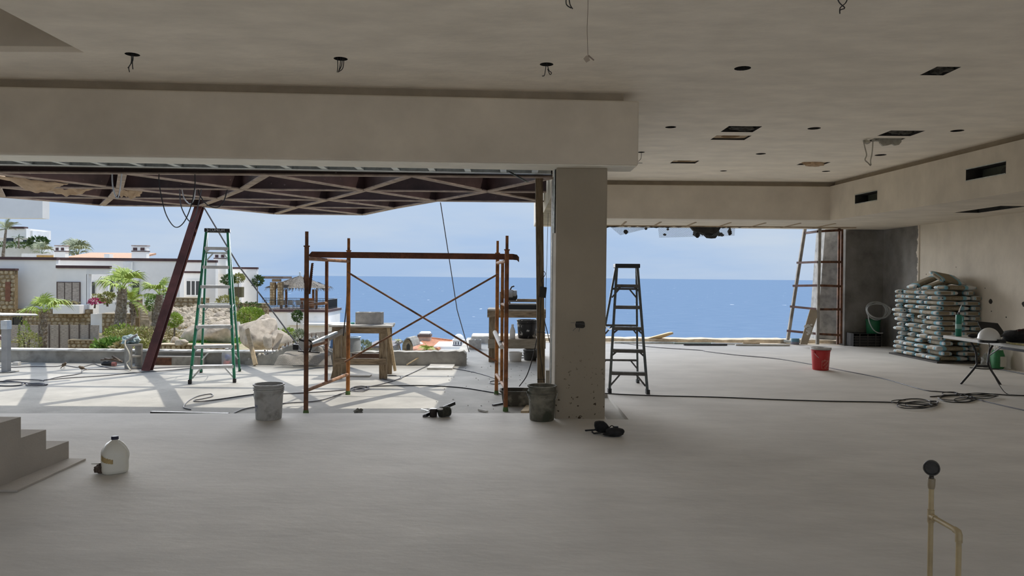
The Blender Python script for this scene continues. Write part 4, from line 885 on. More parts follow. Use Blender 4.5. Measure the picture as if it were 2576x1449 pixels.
sn = N.new('ShaderNodeSeparateXYZ'); K(t.outputs['Normal'], sn.inputs[0]); an_ = N.new('ShaderNodeMath'); an_.operation = 'ABSOLUTE'; K(sn.outputs[0], an_.inputs[0]); gt1 = N.new('ShaderNodeMath'); gt1.operation = 'GREATER_THAN'; K(an_.outputs[0], gt1.inputs[0]); gt1.inputs[1].default_value = .6
my = N.new('ShaderNodeMapRange'); my.inputs[1].default_value = -.2; my.inputs[2].default_value = .2; K(s.outputs[1], my.inputs[0])
rp2 = N.new('ShaderNodeValToRGB'); rp2.color_ramp.interpolation = 'CONSTANT'; e3 = rp2.color_ramp.elements; e3[0].position = 0; e3[0].color = (.17,.36,.44,1); e3[1].position = .14; e3[1].color = (.23,.19,.125,1)
for p_, c_ in ((.62,(.48,.47,.43,1)),(.72,(.17,.36,.44,1)),(.80,(.50,.50,.48,1))): e_ = e3.new(p_); e_.color = c_
K(my.outputs[0], rp2.inputs[0]); mx2 = N.new('ShaderNodeMixRGB'); K(gt1.outputs[0], mx2.inputs[0]); K(mx1.outputs[0], mx2.inputs[1]); K(rp2.outputs[0], mx2.inputs[2]); K(mx2.outputs[0], B.inputs['Base Color'])
nn = N.new('ShaderNodeTexNoise'); nn.inputs['Scale'].default_value = 14; K(t.outputs['Object'], nn.inputs['Vector']); bpn = N.new('ShaderNodeBump'); bpn.inputs['Strength'].default_value = .35; bpn.inputs['Distance'].default_value = .02; K(nn.outputs[0], bpn.inputs['Height']); K(bpn.outputs[0], B.inputs['Normal'])
B.inputs['Roughness'].default_value = .75
BAGW = mat('bag_white_end', (.60,.60,.58), rough=.75, var=.08, bump=.2, bscale=20)
BAGD = mat('bag_valve', (.03,.03,.03), rough=.8)
def bagmesh(seed, L_=.575, W_=.355, H_=.088):
    m = MB(); nx, ny = 10, 7; vs = []
    def prof(u): return max(.0, 1-abs(u)**5)
    for side in (-1, 1):
        for j in range(ny+1):
            for i in range(nx+1):
                u, v = -1+2*i/nx, -1+2*j/ny; e_ = (prof(u)*prof(v))**.35 if prof(u)*prof(v) > 0 else .0
                z = side*H_/2*(.60+.40*e_) + .006*mnoise.noise(V(u*2,v*2,seed+side*3))
                vs.append((u*L_/2*(1-.03*abs(v)**3) + .008*mnoise.noise(V(v*2,seed,1)), v*W_/2*(1-.05*abs(u)**3) + .010*mnoise.noise(V(u*2.5,seed,2)), z))
    n1 = (nx+1)*(ny+1); fs = []
    for j in range(ny):
        for i in range(nx):
            a = j*(nx+1)+i; fs.append((a, a+nx+1, a+nx+2, a+1)); fs.append((n1+a, n1+a+1, n1+a+nx+2, n1+a+nx+1))
    ring = [i for i in range(nx+1)] + [(nx+1)*j+nx for j in range(1,ny+1)] + [(nx+1)*ny+i for i in range(nx-1,-1,-1)] + [(nx+1)*j for j in range(ny-1,0,-1)]
    o_ = len(vs)
    for a in ring:
        p, q_ = vs[a], vs[a+n1]; x, y = (p[0]+q_[0])/2, (p[1]+q_[1])/2; vs.append((x*(1+.016/max(.05,abs(x))*(abs(x)/(L_/2))**6), y*(1+.014/max(.05,abs(y))*(abs(y)/(W_/2))**6), (p[2]+q_[2])/2))
    nr = len(ring)
    for k in range(nr):
        a, c = ring[k], ring[(k+1)%nr]; ma, mc = o_+k, o_+(k+1)%nr; fs.append((a, c, mc, ma)); fs.append((ma, mc, c+n1, a+n1))
    m.add(vs, fs); return m
bag_protos = []
for s_ in range(5):
    o = bagmesh(s_*3.1+1).build('cement_bag', BAGM, smooth=True, origin=(0,0,0), sharp=False); v = MB()
    ax = Matrix.Rotation(-PI/2,3,'X'); v.lathe([(.014,0),(.014,.004)], V(-.235, -.1935, .0), 10, axis=Matrix.Rotation(PI/2,3,'X')); v.build('valve', BAGD, parent=o)
    bag_protos.append(o)
used = [False]*5
def put_bag(x, y, z, rz, rx=0, ry=0, label=None, group='cement bags in the tall stack'):
    i = R.randrange(5)
    if not used[i]: o = bag_protos[i]; used[i] = True
    else: o = copy_tree(bag_protos[i])
    o.location = (x, y, z); o.rotation_euler = (rx, ry, rz)
    tag(o, label or 'printed paper cement bag within the tall stack by the right wall', 'cement bag', group); return o
BX0, BY0 = 7.77, 13.38; LH = .0925; NL = 14
for l in range(NL):
    z = .03 + LH*(l+.5); jx = R.uniform(-.03,.03); jr = lambda: R.uniform(-.03,.03); ju = lambda: R.uniform(-.012,.012)
    if l % 2 == 0:     # long sides towards the camera, ends towards the sea
        for k in range(4): put_bag(BX0+.305+jx+ju(), BY0+.20+.395*k+ju(), z, R.choice((0,PI))+jr())
        o = put_bag(BX0+.71, BY0+.31+ju(), z, PI/2+jr()*.4); o.scale = (1,.45,1)
    else:
        for k in range(2): put_bag(BX0+.195+jx, BY0+.31+.62*k+ju(), z, -PI/2+jr())
        o = put_bag(BX0+.59, BY0+.31+ju(), z, PI/2+jr()); put_bag(BX0+.59, BY0+.93, z, PI/2+jr()); put_bag(BX0+.305+jx, BY0+1.44, z, jr())
zt = .03 + LH*NL
G = 'loose cement bags on top of the stack'
put_bag(BX0+.42, BY0+.22, zt+.05, .04, label='printed cement bag lying flat on the stack top nearest the camera', group=G)
put_bag(BX0+.33, BY0+1.05, zt+.16, -.12, ry=-.42, label='upper tilted cement bag at the left of the stack top', group=G)
put_bag(BX0+.40, BY0+.68, zt+.115, -.10, ry=-.30, label='lower tilted cement bag at the left of the stack top', group=G)
put_bag(BX0+.45, BY0+.50, zt+.22, .26, rx=.5, ry=.16, label='cement bag propped up highest at the right of the stack top', group=G)
put_bag(BX0+.66, BY0+.98, zt+.05, 1.5, label='cement bag lying flat behind the propped one on the stack', group=G)
b = MB(); b.box(BX0-.03, WX-.02, BY0-.03, BY0+1.68, .001, .03); tag(b.build('pallet_board', mat('pallet_dark', (.05,.045,.04), rough=.9)), 'dark flat board under the tall stack of cement bags', 'board')
# ================================================================== folding table with things on it
TZ = .70; ty1 = Pz(2372,851,TZ-.048).y; tx = Pz(2372,851,TZ-.048).x
ft = thing('folding_table', 'white topped folding table with black wishbone legs at the right edge', 'table', (tx+.38, ty1-.9, 0))
b = MB(); b.box(tx, tx+.76, ty1-2.4, ty1, TZ-.048, TZ); b.build('table_top', mat('table_white', (.44,.435,.41), rough=.6, var=.06, bump=.03), parent=ft, bevel=.008, seg=2)
for yy in (ty1-.22, ty1-2.15):
    f0, f1 = (Pz(2402,963,0).x, Pz(2497,963,0).x) if yy > 9 else (tx+.1, tx+.65)
    cx = (f0+f1)/2; b = MB()
    for s_ in (-1, 1):
        fx = f0 if s_ < 0 else f1
        b = MB(); b.tube(smoothpts([V(fx,yy+.03,.0), V(cx+s_*.10,yy,.26), V(cx+s_*.085,yy,.36), V(cx+s_*.105,yy,.50), V(cx+s_*.20,yy,TZ-.035)], 5), .0145, 10); b.build('leg', BLACK, parent=ft, smooth=True)
    b = MB(); b.bar(V(cx-.1,yy,.27), V(cx+.1,yy,.27), .03, .03); b.build('leg_brace', BLACK, parent=ft)
    b = MB(); b.tube([V(cx+.09,yy,.42), V(cx+.1,yy-.42,TZ-.04)], .008, 8); b.build('strut', mat('grey_strut', (.10,.10,.11), rough=.5), parent=ft)
b = MB(); b.box(tx+.66, tx+.70, ty1-2.3, ty1-.25, TZ-.17, TZ-.035); b.build('side_rail', mat('dark_rail', (.045,.045,.055), rough=.7), parent=ft)
# things on the table (placed on the top surface)
def on(x, y): return Pz(x, y, TZ)
q = on(2411,846); tub = thing('sealant_tube', 'upright green sealant cartridge with thin nozzle on the folding table', 'sealant tube', q)
b = MB(); b.lathe([(.036,0),(.040,.004),(.040,.30),(.038,.31),(.018,.318)], q, 20); o = b.build('cartridge', mat('tube_green', (.012,.19,.13), rough=.4, var=.1, bump=0), parent=tub, smooth=True)
b = MB(); b.lathe([(.0405,.11),(.0405,.18)], q, 20, cap0=False, cap1=False); b.build('label', mat('tube_label', (.25,.45,.40), rough=.5), parent=tub)
b = MB(); b.lathe([(.014,.318),(.012,.35)], q, 12); b.build('collar', BLACK, parent=tub)
b = MB(); b.tube([q+V(.0,0,.345), q+V(.015,0,.40), q+V(.04,0,.46)], [.009,.007,.004], 10); b.build('nozzle', WHITE, parent=tub)
b = MB(); b.tube(smoothpts([q+V(.04,0,.29), q+V(.062,0,.28), q+V(.066,0,.24), q+V(.052,0,.20)], 5), .008, 8); b.build('trigger_loop', mat('tube_teal', (.05,.30,.24), rough=.5), parent=tub)
q = on(2498,864)+V(.03,.13,0); hh = thing('hard_hat', 'white hard hat resting on the folding table beside the laptop', 'hard hat', q)
b = MB(); prof = [(.138,.035),(.138,.05)] + [(.135*math.cos(a), .05+.145*math.sin(a)) for a in [PI/2*k/10 for k in range(1,10)]] + [(.002,.195)]
b.lathe(prof, q, 28); o = b.build('shell', mat('hat_white', (.66,.66,.65), rough=.35, var=.03, bump=0), parent=hh, smooth=True)
for v in o.data.vertices: v.co.y *= .82
b = MB(); b.prism([q+V(-.13,-.06,.045), q+V(-.19,-.07,.03), q+V(-.20,.02,.03), q+V(-.14,.06,.045)], (0,0,.008)); b.build('brim', _m['hat_white'], parent=hh)
b = MB(); b.lathe([(.131,.001),(.131,.035)], q, 28, cap0=False, cap1=False); o = b.build('head_band', BLACK, parent=hh)
for v in o.data.vertices: v.co.y *= .82
b = MB(); b.obox(q+V(.08,-.13,.03), (.045,0,0), (0,.02,0), (0,0,.022)); b.build('ratchet', BLACK, parent=hh)
q = on(2500,846)+V(-.0,.12,0); lp = thing('laptop', 'open black laptop standing behind the hard hat on the folding table', 'laptop', q)
b = MB(); b.box(q.x-.19, q.x+.19, q.y-.26, q.y-.0, TZ+.001, TZ+.02); b.build('keyboard_base', BLACK, parent=lp)
pA, pB = Py(2459,808,q.y+.06), Py(2510,813,q.y+.06); pC, pD = Py(2530,850,q.y), Py(2474,850,q.y)
b = MB(); b.prism([pA, pB, V(pC.x,q.y,TZ+.02), V(pD.x,q.y,TZ+.02)], (0,.012,0)); b.build('screen_lid', BLACK, parent=lp)
q = on(2452,850)+V(0,.03,0); b = MB(); b.blob(q+V(0,0,.03), (.075,.04,.032), seed=2, amp=.2, flat=-.03); tag(b.build('pouch', BLACK, smooth=True), 'small black pouch between sealant tube and hard hat', 'pouch')
q = on(2582,864)+V(.06,.18,0); bk = thing('black_bag', 'large black bag lying on the folding table at the frame edge', 'bag', q)
b = MB(); b.blob(q+V(0,0,.085), (.24,.17,.10), seed=21, amp=.35, fr=1.4, flat=-.085); b.build('bag_body', BAGB, parent=bk, smooth=True)
b = MB(); b.tube([q+V(-.12,-.1,.16), q+V(-.02,-.14,.19), q+V(.08,-.12,.17)], .011, 8); b.build('bag_strap', mat('bag_red', (.05,.012,.012), rough=.8), parent=bk)
b = MB(); b.tube(smoothpts([on(2525,862)+V(0,0,.012), on(2545,866)+V(0,0,.01), on(2560,868)+V(0,0,.012), on(2600,873)+V(0,0,.01)], 5), .012, 8); tag(b.build('yellow_cord', mat('cord_yellow', (.33,.29,.12), rough=.7, var=.3, scale=40)), 'dull yellow cord lying in front of the black bag on the table', 'cord')
tag(MB().tube(smoothpts([on(2493,864)+V(-.03,0,.015), Py(2489,872,9.55), Py(2487,890,9.55), Py(2491,915,9.55), Py(2499,940,9.6), Py(2513,967,9.7), Pz(2532,990,.006), Pz(2560,994,.006)], 6), .005, 6).build('charger_cable', CABLE, smooth=True), 'black charger cable dropping from the table edge to the floor', 'cable')
# sacks under the table by the wall
q = V(7.98, 12.35, 0); q = Pz(2509,927,0); gs = thing('green_sack', 'green and white printed sack leaning on the wall under the table', 'sack', q)
b = MB(); n_ = 9; 
b.lathe([(.075,0),(.095,.03),(.10,.10),(.10,.18),(.09,.24),(.075,.29),(.07,.32)], q, 20, sq=3); o = b.build('sack_body', mat('sack_green', (.025,.17,.055), rough=.6, var=.2, scale=9), parent=gs, smooth=True)
b = MB(); b.box(q.x-.02,q.x+.082,q.y-.112,q.y-.098,.04,.215); b.build('sack_label', mat('sack_label', (.50,.49,.42), rough=.7, var=.1), parent=gs)
vs, fs = text_data('CEMENTO', .018); m_ = MB(); m_.add([V(q.x+.03+v.x*.8, q.y-.1135, .16+v.y) for v in vs], fs) if False else None
b = MB(); b.blob(q+V(.0,0,.35), (.075,.06,.06), seed=31, amp=.5, fr=2.2); b.build('sack_liner', WHITE, parent=gs)
q = Pz(2484,925,0); b = MB(); b.blob(q+V(0,.05,.10), (.075,.06,.13), seed=41, amp=.5, fr=2.2, flat=-.10); tag(b.build('clear_bag', mat('clear_plastic', (.42,.42,.40), rough=.4, var=.15, alpha=.55)), 'crumpled clear plastic bag beside the green sack', 'plastic bag')
# right-hand floor cables
def fcable(label, px, z=.006, r=.007, m=CABLE, k=6, name='floor_cable'):
    return tag(MB().tube(smoothpts([Pz(x, y, z) for x, y in px], k), r, 6).build(name, m, smooth=True), label, 'cable')
fcable('black cable running from the far sill past the red bucket to the floor coil', [(1560,862),(1640,873),(1760,881),(1775,884),(1850,893),(1950,902),(2043,917),(2110,930),(2220,952),(2320,980),(2361,985),(2410,990),(2480,1010),(2576,1032),(2700,1056)], r=.008, m=CABLEG)
fcable('black cable running from behind the pier across to the floor coil', [(1500,985),(1530,990),(1640,995),(1800,999),(1950,1005),(2080,1009),(2200,1011),(2265,1013),(2330,1018),(2355,1017),(2358,1010),(2340,1009)], r=.0075)
def loops(label, cs, r=.006, m=CABLE, z=.006):
    pts = []
    for i, (cx, cy, rx, ry, a0, a1) in enumerate(cs):
        n = 14
        for k in range(n+1):
            a = a0 + (a1-a0)*k/n; pts.append(Pz(cx + rx*math.cos(a), cy + ry*math.sin(a), z + .0055*i))
    tag(MB().tube(smoothpts(pts, 3), r, 6).build('cable_coil', m, smooth=True), label, 'cable coil')
loops('black cable coil on the right floor, its left loops', [(2300,1013,42,10,0,6.6),(2318,1017,40,8,0,6.0),(2300,1020,44,8,-.5,6.2),(2270,1010,28,4,2,5)])
loops('black cable coil on the right floor, its right loops', [(2410,1003,46,9,0,6.6),(2422,1006,22,5,0,6.3),(2400,1000,40,7,0,6.3),(2460,996,45,7,0,6.3),(2390,990,20,4,0,6)])
fcable('black cable trailing from the coil to the right edge', [(2340,998),(2400,994),(2450,993),(2490,991),(2540,994),(2620,996)], r=.008)
fcable('black cable along the base of the right wall', [(2440,925),(2470,928),(2510,929),(2540,934),(2600,946)], r=.012)
# ================================================================== far right corner
fr = thing('steel_rack', 'rusty welded steel ladder-like frame standing at the far opening', 'steel frame', Pz(2060,866,0))
def fb(a, c, Ya, Yc, w=.05, m=RUSTD, nm='bar'): MB().bar(Py(*a,Ya), Py(*c,Yc), w, w, up=(0,1,0)).build(nm, m, parent=fr)
GR = mat('weathered_steel', (.30,.28,.25), rough=.7, var=.35, scale=3, bump=.1)
fb((1981,858),(2025,573),17.5,17.1,.065,GR,'leaning_post'); fb((2056,866),(2062,570),16.45,16.45,.06,GR,'post'); fb((2107,866),(2111,572),16.7,16.7,.045,RUSTD,'post'); fb((2115,864),(2118,572),16.95,16.95,.05,RUSTD,'post')
for yl, ym, yr, xl in ((587,582,579,2021),(661,659,659,2006),(719,718,720,1996),(771,778,778,1989),(832,840,843,1981)):
    fb((xl,yl),(2058,ym),17.2,16.45,.05,mat('primer_red', (.105,.05,.045), rough=.7, var=.3),'rung'); fb((2058,ym),(2115,yr),16.45,16.7,.05,RUSTD,'rung')
fb((2060,873),(2110,855),16.5,17.2,.05,RUSTD,'rung') if False else None
b = MB(); p = [Py(2013,866,16.3), Py(2031,867,16.3), Py(2062,780,16.45), Py(2038,778,16.45)]; b.prism(p, (0,.02,0)); bd = b.build('leaning_board', mat('board_tan', (.40,.34,.26), rough=.85, var=.1)); tag(bd, 'tan board with plaster smears leaning on the rusty steel frame', 'board')
b = MB()
for k in range(16): c = Py(2030+R.uniform(-3,17), 836-R.uniform(-16,24), 16.34); b.blob(c, (R.uniform(.02,.05),.012,R.uniform(.02,.05)), seed=k, amp=.5, sub=1)
b.build('plaster_smear', CONCL, parent=bd)
q = Pz(2000,866,0); pc = thing('paint_can', 'small blue paint can beside the leaning tan board', 'paint can', q); b = MB(); b.lathe([(.09,0),(.095,.005),(.095,.06)], q, 20); b.build('can_base', mat('can_grey', (.20,.20,.26), rough=.5), parent=pc); b = MB(); b.lathe([(.095,.06),(.095,.13),(.09,.135)], q, 20); b.build('can_label', mat('can_blue', (.10,.24,.33), rough=.5), parent=pc)
# crate, green bucket, hose coil
q = Pz(2184,872,0); cw = thing('plastic_crate', 'dark slatted crate standing in the grey far corner', 'crate', q)
b = MB(); b.box(q.x-.31,q.x+.30,q.y+.03,q.y+.05,.0,.29); b.box(q.x-.31,q.x+.30,q.y+.40,q.y+.42,0,.29); b.box(q.x-.31,q.x-.29,q.y+.03,q.y+.42,0,.29); b.box(q.x+.28,q.x+.30,q.y+.03,q.y+.42,0,.29); b.box(q.x-.3,q.x+.3,q.y+.03,q.y+.42,.24,.28); b.build('crate_body', mat('crate_black', (.02,.018,.018), rough=.7), parent=cw)
for z in (.05,.11,.17,.23): MB().box(q.x-.315,q.x+.305,q.y+.018,q.y+.03,z-.006,z+.006).build('crate_slat', mat('crate_slat', (.07,.06,.055), rough=.7), parent=cw)
for dx in (-.18,.0,.18): MB().box(q.x+dx-.006,q.x+dx+.006,q.y+.016,q.y+.03,0,.28).build('crate_slat', _m['crate_slat'], parent=cw)
qb = q + V(.20,.20,.28); pail('green_bucket', 'green plastic bucket on top of the dark crate in the corner', qb, .33, .135, .155, mat('bucket_green', (.012,.13,.05), rough=.5, var=.15), handle=False, rings=(.9,))
qb = q + V(.12,.1,.29)
b = MB(); hc = Py(2203,781,qb.y-.02)
for k in range(5):
    pts = [hc + V((.22+.012*k)*math.cos(a)*1.0+.01*k, -.02*k+.05*math.sin(a), .20*math.sin(a)*(1-.05*k)+.015*math.cos(2*a+k*1.7)) for a in [2*PI*i/30 for i in range(31)]]
    b.tube(pts, .011, 6)
b.tube(smoothpts([hc+V(-.2,-.05,-.06), hc+V(-.2,-.12,-.25), hc+V(-.12,-.14,-.42), hc+V(-.0,-.14,-.50), hc+V(.1,-.14,-.50)], 6), .011, 6)
tag(b.build('hose_coil', mat('hose_white', (.42,.43,.42), rough=.5, bump=.02), smooth=True), 'coil of pale hose hung over the green bucket in the corner', 'hose')
# metal profiles and plank at the far sill
b = MB(); b.prism([Py(1628,852,17.4), Py(1662,852,17.4), Py(1694,840,17.2), Py(1693,836,17.2), Py(1684,837,17.2)], (0,.16,0)); tag(b.build('wood_plank', mat('fresh_pine', (.62,.47,.27), rough=.8, var=.12)), 'fresh pine plank with raised end lying on the far sill', 'plank')
pr = [(1545,861,1700,864,16.9,STEEL,'long galvanised profile lying along the far sill behind the dark ladder'),(1695,864,1800,866,16.85,mat('profile_green', (.40,.50,.45), rough=.5),'pale green profile lying on the sill right of the galvanised one'),(1720,868,1830,870,16.5,BLACK,'black plastic strip lying in front of the pale green profile'),(1790,865,1870,866,16.8,ALU,'aluminium strip lying on the sill left of centre far opening'),(1868,861,1912,862,17.0,PINE,'short pine offcut lying on the sill right of the aluminium strip'),(1850,869,1988,872,16.55,CONCL,'dusty white profile lying along the sill near the paint can')]
for x0, y0, x1, y1, Y, m, lab in pr:
    a, c = Py(x0,y0,Y), Py(x1,y1,Y); b = MB(); b.bar(V(a.x,Y,.02 if Y < 16.9 else .022), V(c.x,Y+.05,.02), .06, .03); tag(b.build('metal_profile', m), lab, 'profile')
b = MB(); a = Pz(1972,861,.03); b.prism([a, a+V(.28,-.2,-.02), a+V(.3,-.1,-.02), a+V(.05,.15,.0)], (0,0,.05)); tag(b.build('rubble_piece', STEEL), 'bent grey sheet metal scrap lying left of the paint can', 'scrap')
# ================================================================== ceiling fittings
def wires(label, i, pts_list, r=.004, m=CABLE):
    p = RC[i]; b = MB()
    for px_ in pts_list: b.tube(smoothpts([V(p.x + dx, p.y, CZ + .03 if k == 0 else CZ + dz) for k, (dx, dz) in enumerate(px_)], 5), r, 6)
    return tag(b.build('loose_wires', m, smooth=True), label, 'wires')
wires('loose wires hanging from the leftmost round ceiling hole', 0, [[(.0,0),(.005,-.05),(-.03,-.11),(-.025,-.155)],[(.01,0),(.0,-.06),(.005,-.13)],[(-.01,0),(-.01,-.07),(-.04,-.12)]])
wires('loose wires hanging from the second round ceiling hole', 1, [[(-.03,0),(-.025,-.06),(-.03,-.12)],[(.0,0),(-.005,-.06),(-.02,-.12)],[(.03,0),(.02,-.08),(-.02,-.115)],[(.015,0),(.01,-.05),(-.01,-.1)]])
wires('looped wires hanging from the third round ceiling hole', 2, [[(.0,0),(-.01,-.05),(-.02,-.10),(-.04,-.105)],[(.0,0),(.02,-.05),(.045,-.075),(.03,-.09),(.01,-.04)]])
wires('thin bent wire hanging from the hole beside the beam end', 7, [[(.0,0),(.0,-.08),(-.02,-.12),(-.06,-.16),(.02,-.165)]], .004)
wires('twisted wire ends at the top edge near the hanging tag', 14, [[(.0,0),(.01,-.05),(.03,-.085)],[(-.01,0),(-.015,-.05),(.02,-.08)]])
wires('twisted wire loop hanging at the top right of ceiling', 15, [[(-.05,0),(-.02,-.05),(.02,-.09),(-.01,-.105),(-.012,-.13)],[(.05,0),(.03,-.05),(-.01,-.09),(-.012,-.13)]])
p0 = Pz(1479,-30,CZ); pw_ = thing('pendant_wire', 'long thin wire hanging from the ceiling with a small tag', 'wire', V(p0.x,p0.y,CZ-.6))
b = MB(); b.tube(smoothpts([V(p0.x,p0.y,CZ+.02)] + [Py(x,y,p0.y) for x,y in ((1479,20),(1477,70),(1478,110),(1479,138))], 5), .0022, 6); b.build('wire', mat('tan_wire', (.24,.19,.15), rough=.7, bump=0), parent=pw_)
c = Py(1477,147,p0.y); b = MB(); b.prism([c+V(-.024,0,.0), c+V(-.005,0,-.026), c+V(.02,0,-.012), c+V(.008,0,.022), c+V(-.008,0,.018)], (0,.008,0)); b.build('tag', mat('tag_clear', (.36,.30,.24), rough=.5), parent=pw_)
b = MB(); b.bar(c+V(.008,0,.02), c+V(.045,0,-.012), .006, .008); b.build('tag_tail', _m['tan_wire'], parent=pw_)
# speaker/fan boxes inside the square openings
for i, lab in ((1,'square plywood box with round hole set into the ceiling near beam'),(2,'square plywood box with round hole set into the ceiling far row left'),(3,'square plywood box with torn foam set into the ceiling far row right')):
    p, w, d = SQ[i]; t = thing('ceiling_box', lab, 'ceiling box', V(p.x,p.y,CZ)); b = MB()
    n = 24; zc = CZ + .022; vs = []; r = min(w,d)*.78
    for k in range(n):
        a = 2*PI*k/n; cx, cy = math.cos(a), math.sin(a); q_ = 1/max(abs(cx)/(w-.005), abs(cy)/(d-.005)); vs += [V(p.x+cx*q_,p.y+cy*q_,zc), V(p.x+cx*r,p.y+cy*r,zc), V(p.x+cx*r,p.y+cy*r,zc+.1)]
    b.add(vs, [(3*k,3*k+1,3*((k+1)%n)+1,3*((k+1)%n)) for k in range(n)] + [(3*k+1,3*k+2,3*((k+1)%n)+2,3*((k+1)%n)+1) for k in range(n)] + [tuple(3*k+2 for k in range(n))])
    b.build('plywood_panel', mat('ply_tan', (.45,.33,.2), rough=.8, var=.15), parent=t)
    if i == 3:
        b = MB(); b.blob(V(p.x-.05,p.y-.12,CZ-.02), (.16,.06,.045), seed=5, amp=.6, fr=2.5); b.build('torn_foam', PAPER, parent=t)
p, w, d = SQ[5]; t = thing('torn_insulation', 'torn insulation foil and tape dangling from a square ceiling opening', 'insulation', V(p.x,p.y,CZ))
TAPE = mat('foil_tape', (.36,.34,.28), rough=.5, var=.2, scale=12)
b = MB(); b.prism([Py(x,y,p.y-.06) for x,y in ((2212,346),(2268,345),(2268,357),(2262,364),(2252,366),(2245,362),(2235,365),(2222,367),(2214,360))], (0,.03,0)); b.build('foil_flap', TAPE, parent=t)
b = MB(); b.blob(Py(2180,357,p.y-.06), (.05,.03,.03), seed=3, amp=.6); b.blob(Py(2205,351,p.y-.06), (.06,.03,.025), seed=6, amp=.6); b.build('foil_wad', TAPE, parent=t)
b = MB()
for px_ in ([(2173,358),(2176,372),(2180,390),(2176,402),(2184,410),(2190,417)],[(2196,354),(2195,372),(2193,390),(2190,404),(2191,416)]):
    pts = smoothpts([Py(x,y,p.y-.07) for x,y in px_], 4)
    for a, c in zip(pts, pts[1:]): b.bar(a, c, .016, .003, up=(0,1,0))
b.build('tape_strip', TAPE, parent=t)
# insulation rags in the open square and long holes
for i, s_ in ((0,3),(4,9),(6,4)):
    p, w, d = SQ[i]; b = MB(); b.blob(V(p.x+.03,p.y+.03,CZ+.06), (w*.8,d*.8,.06), seed=s_, amp=.7, fr=2.4)
    tag(b.build('cavity_rag', mat('cavity_rag', (.055,.05,.04), rough=.95, var=.5, scale=20)), ['dark insulation stuffed in the square hole beside the plywood box','dark insulation stuffed in the square hole above the torn foil','dark rag stuffed in the long ceiling slot at upper right'][(0,4,6).index(i)], 'insulation')
# ================================================================== terrace cables and small things
fcable('long dark cable crossing the terrace from the left edge past the ladder', [(-40,925),(30,924),(80,922),(140,922),(160,919),(200,924),(235,916),(250,920),(290,928),(340,928),(400,925),(460,923),(560,920)], SG+.006, .007, CABLEG)
fcable('dark cable running from wire tangle at left under the ladder', [(118,955),(150,948),(200,940),(215,930),(280,929),(370,927),(430,924)], SG+.006, .007, CABLEG)
fcable('dark cable running from the left tangle towards the ladder feet', [(100,957),(180,950),(260,945),(340,937),(420,932),(480,926)], SG+.007, .007, CABLEG)
fcable('dark cable looping in front of the tall green ladder', [(480,1030),(462,1024),(475,1008),(500,996),(530,991),(534,997),(510,1003),(488,1007),(500,1010),(560,1003),(640,992),(720,990),(800,986),(880,980)], SG+.006, .007, CABLEG)
fcable('dark cable running from under the bucket past the scaffold post', [(585,1041),(610,1030),(640,1024),(720,1014),(800,1008),(860,990),(900,978),(960,966),(1010,950),(1080,918)], SG+.007, .007, CABLEG)
loops('small coil of dark cable on the terrace inside the scaffold', [(905,978,22,6,0,6.3),(900,980,20,5,0,6.3),(908,976,20,5,0,6.0)], .006, CABLEG, SG+.006)
loops('long narrow loop of dark cable right of the sawhorse bench', [(985,950,26,6,-.6,5.2)], .006, CABLEG, SG+.006)
fcable('dark cable crossing the terrace towards the right scaffold frame', [(920,972),(1000,970),(1080,970),(1160,975),(1220,984),(1266,992)], SG+.006, .008, CABLE)
fcable('dark cable running from the parapet corner to the right scaffold post', [(1080,918),(1110,922),(1160,930),(1200,938),(1240,950),(1262,960)], SG+.006, .007, CABLEG)
loops('small dark cable loop beside the rear right scaffold post', [(1245,962,14,4,0,6.2)], .006, CABLE, SG+.006)
loops('dark cable loop on the terrace under the timber table', [(1310,897,16,3,0,6.2)], .008, CABLE, SG+.006)
loops('dark cable loops lying at the far left of the terrace', [(20,965,40,6,0,6.3),(90,967,24,3,0,6.3),(60,958,50,3,2,6.3)], .009, CABLEG, SG+.006)
# sparrows
def sparrow(label, x, y, yaw, pitch):
    p = Pz(x, y, SG); t = thing('sparrow', label, 'bird', p); d = V(math.cos(yaw), math.sin(yaw), 0); u = V(0,0,1)
    c = p + u*.065; BR = mat('sparrow_brown', (.14,.10,.065), rough=.9, var=.4, scale=60)
    m = MB(); m.tube([c - d*.075*math.cos(pitch) - u*.06*math.sin(pitch), c - d*.04 - u*.035*math.sin(pitch), c - d*.015, c + d*.018 + u*.02*math.sin(pitch), c + d*.034 + u*.03*math.sin(pitch), c + d*.044 + u*(.012+.03*math.sin(pitch)), c + d*.06 + u*(.012+.03*math.sin(pitch))], [.004,.014,.027,.025,.018,.017,.004], 10); m.build('body', BR, parent=t, smooth=True)
    h = c + d*.062 + u*(.012+.03*math.sin(pitch)); MB().tube([h, h + d*.014], [.005,.001], 6).build('beak', BLACK, parent=t)
    m = MB(); m.bar(c - d*.07*math.cos(pitch) - u*.055*math.sin(pitch), c - d*.12*math.cos(pitch) - u*.09*math.sin(pitch), .018, .004); m.build('tail', BR, parent=t)
    s_ = V(-d.y, d.x, 0)
    for k in (-1,1): MB().tube([c + s_*.008*k - u*.02, p + s_*.01*k + d*.004], .0022, 5).build('leg', BLACK, parent=t)
sparrow('small brown sparrow standing upright on the terrace, the left one', 161, 928, -.5, .7)
sparrow('small brown sparrow facing left on the terrace, the right one', 206, 936, 2.9, .25)
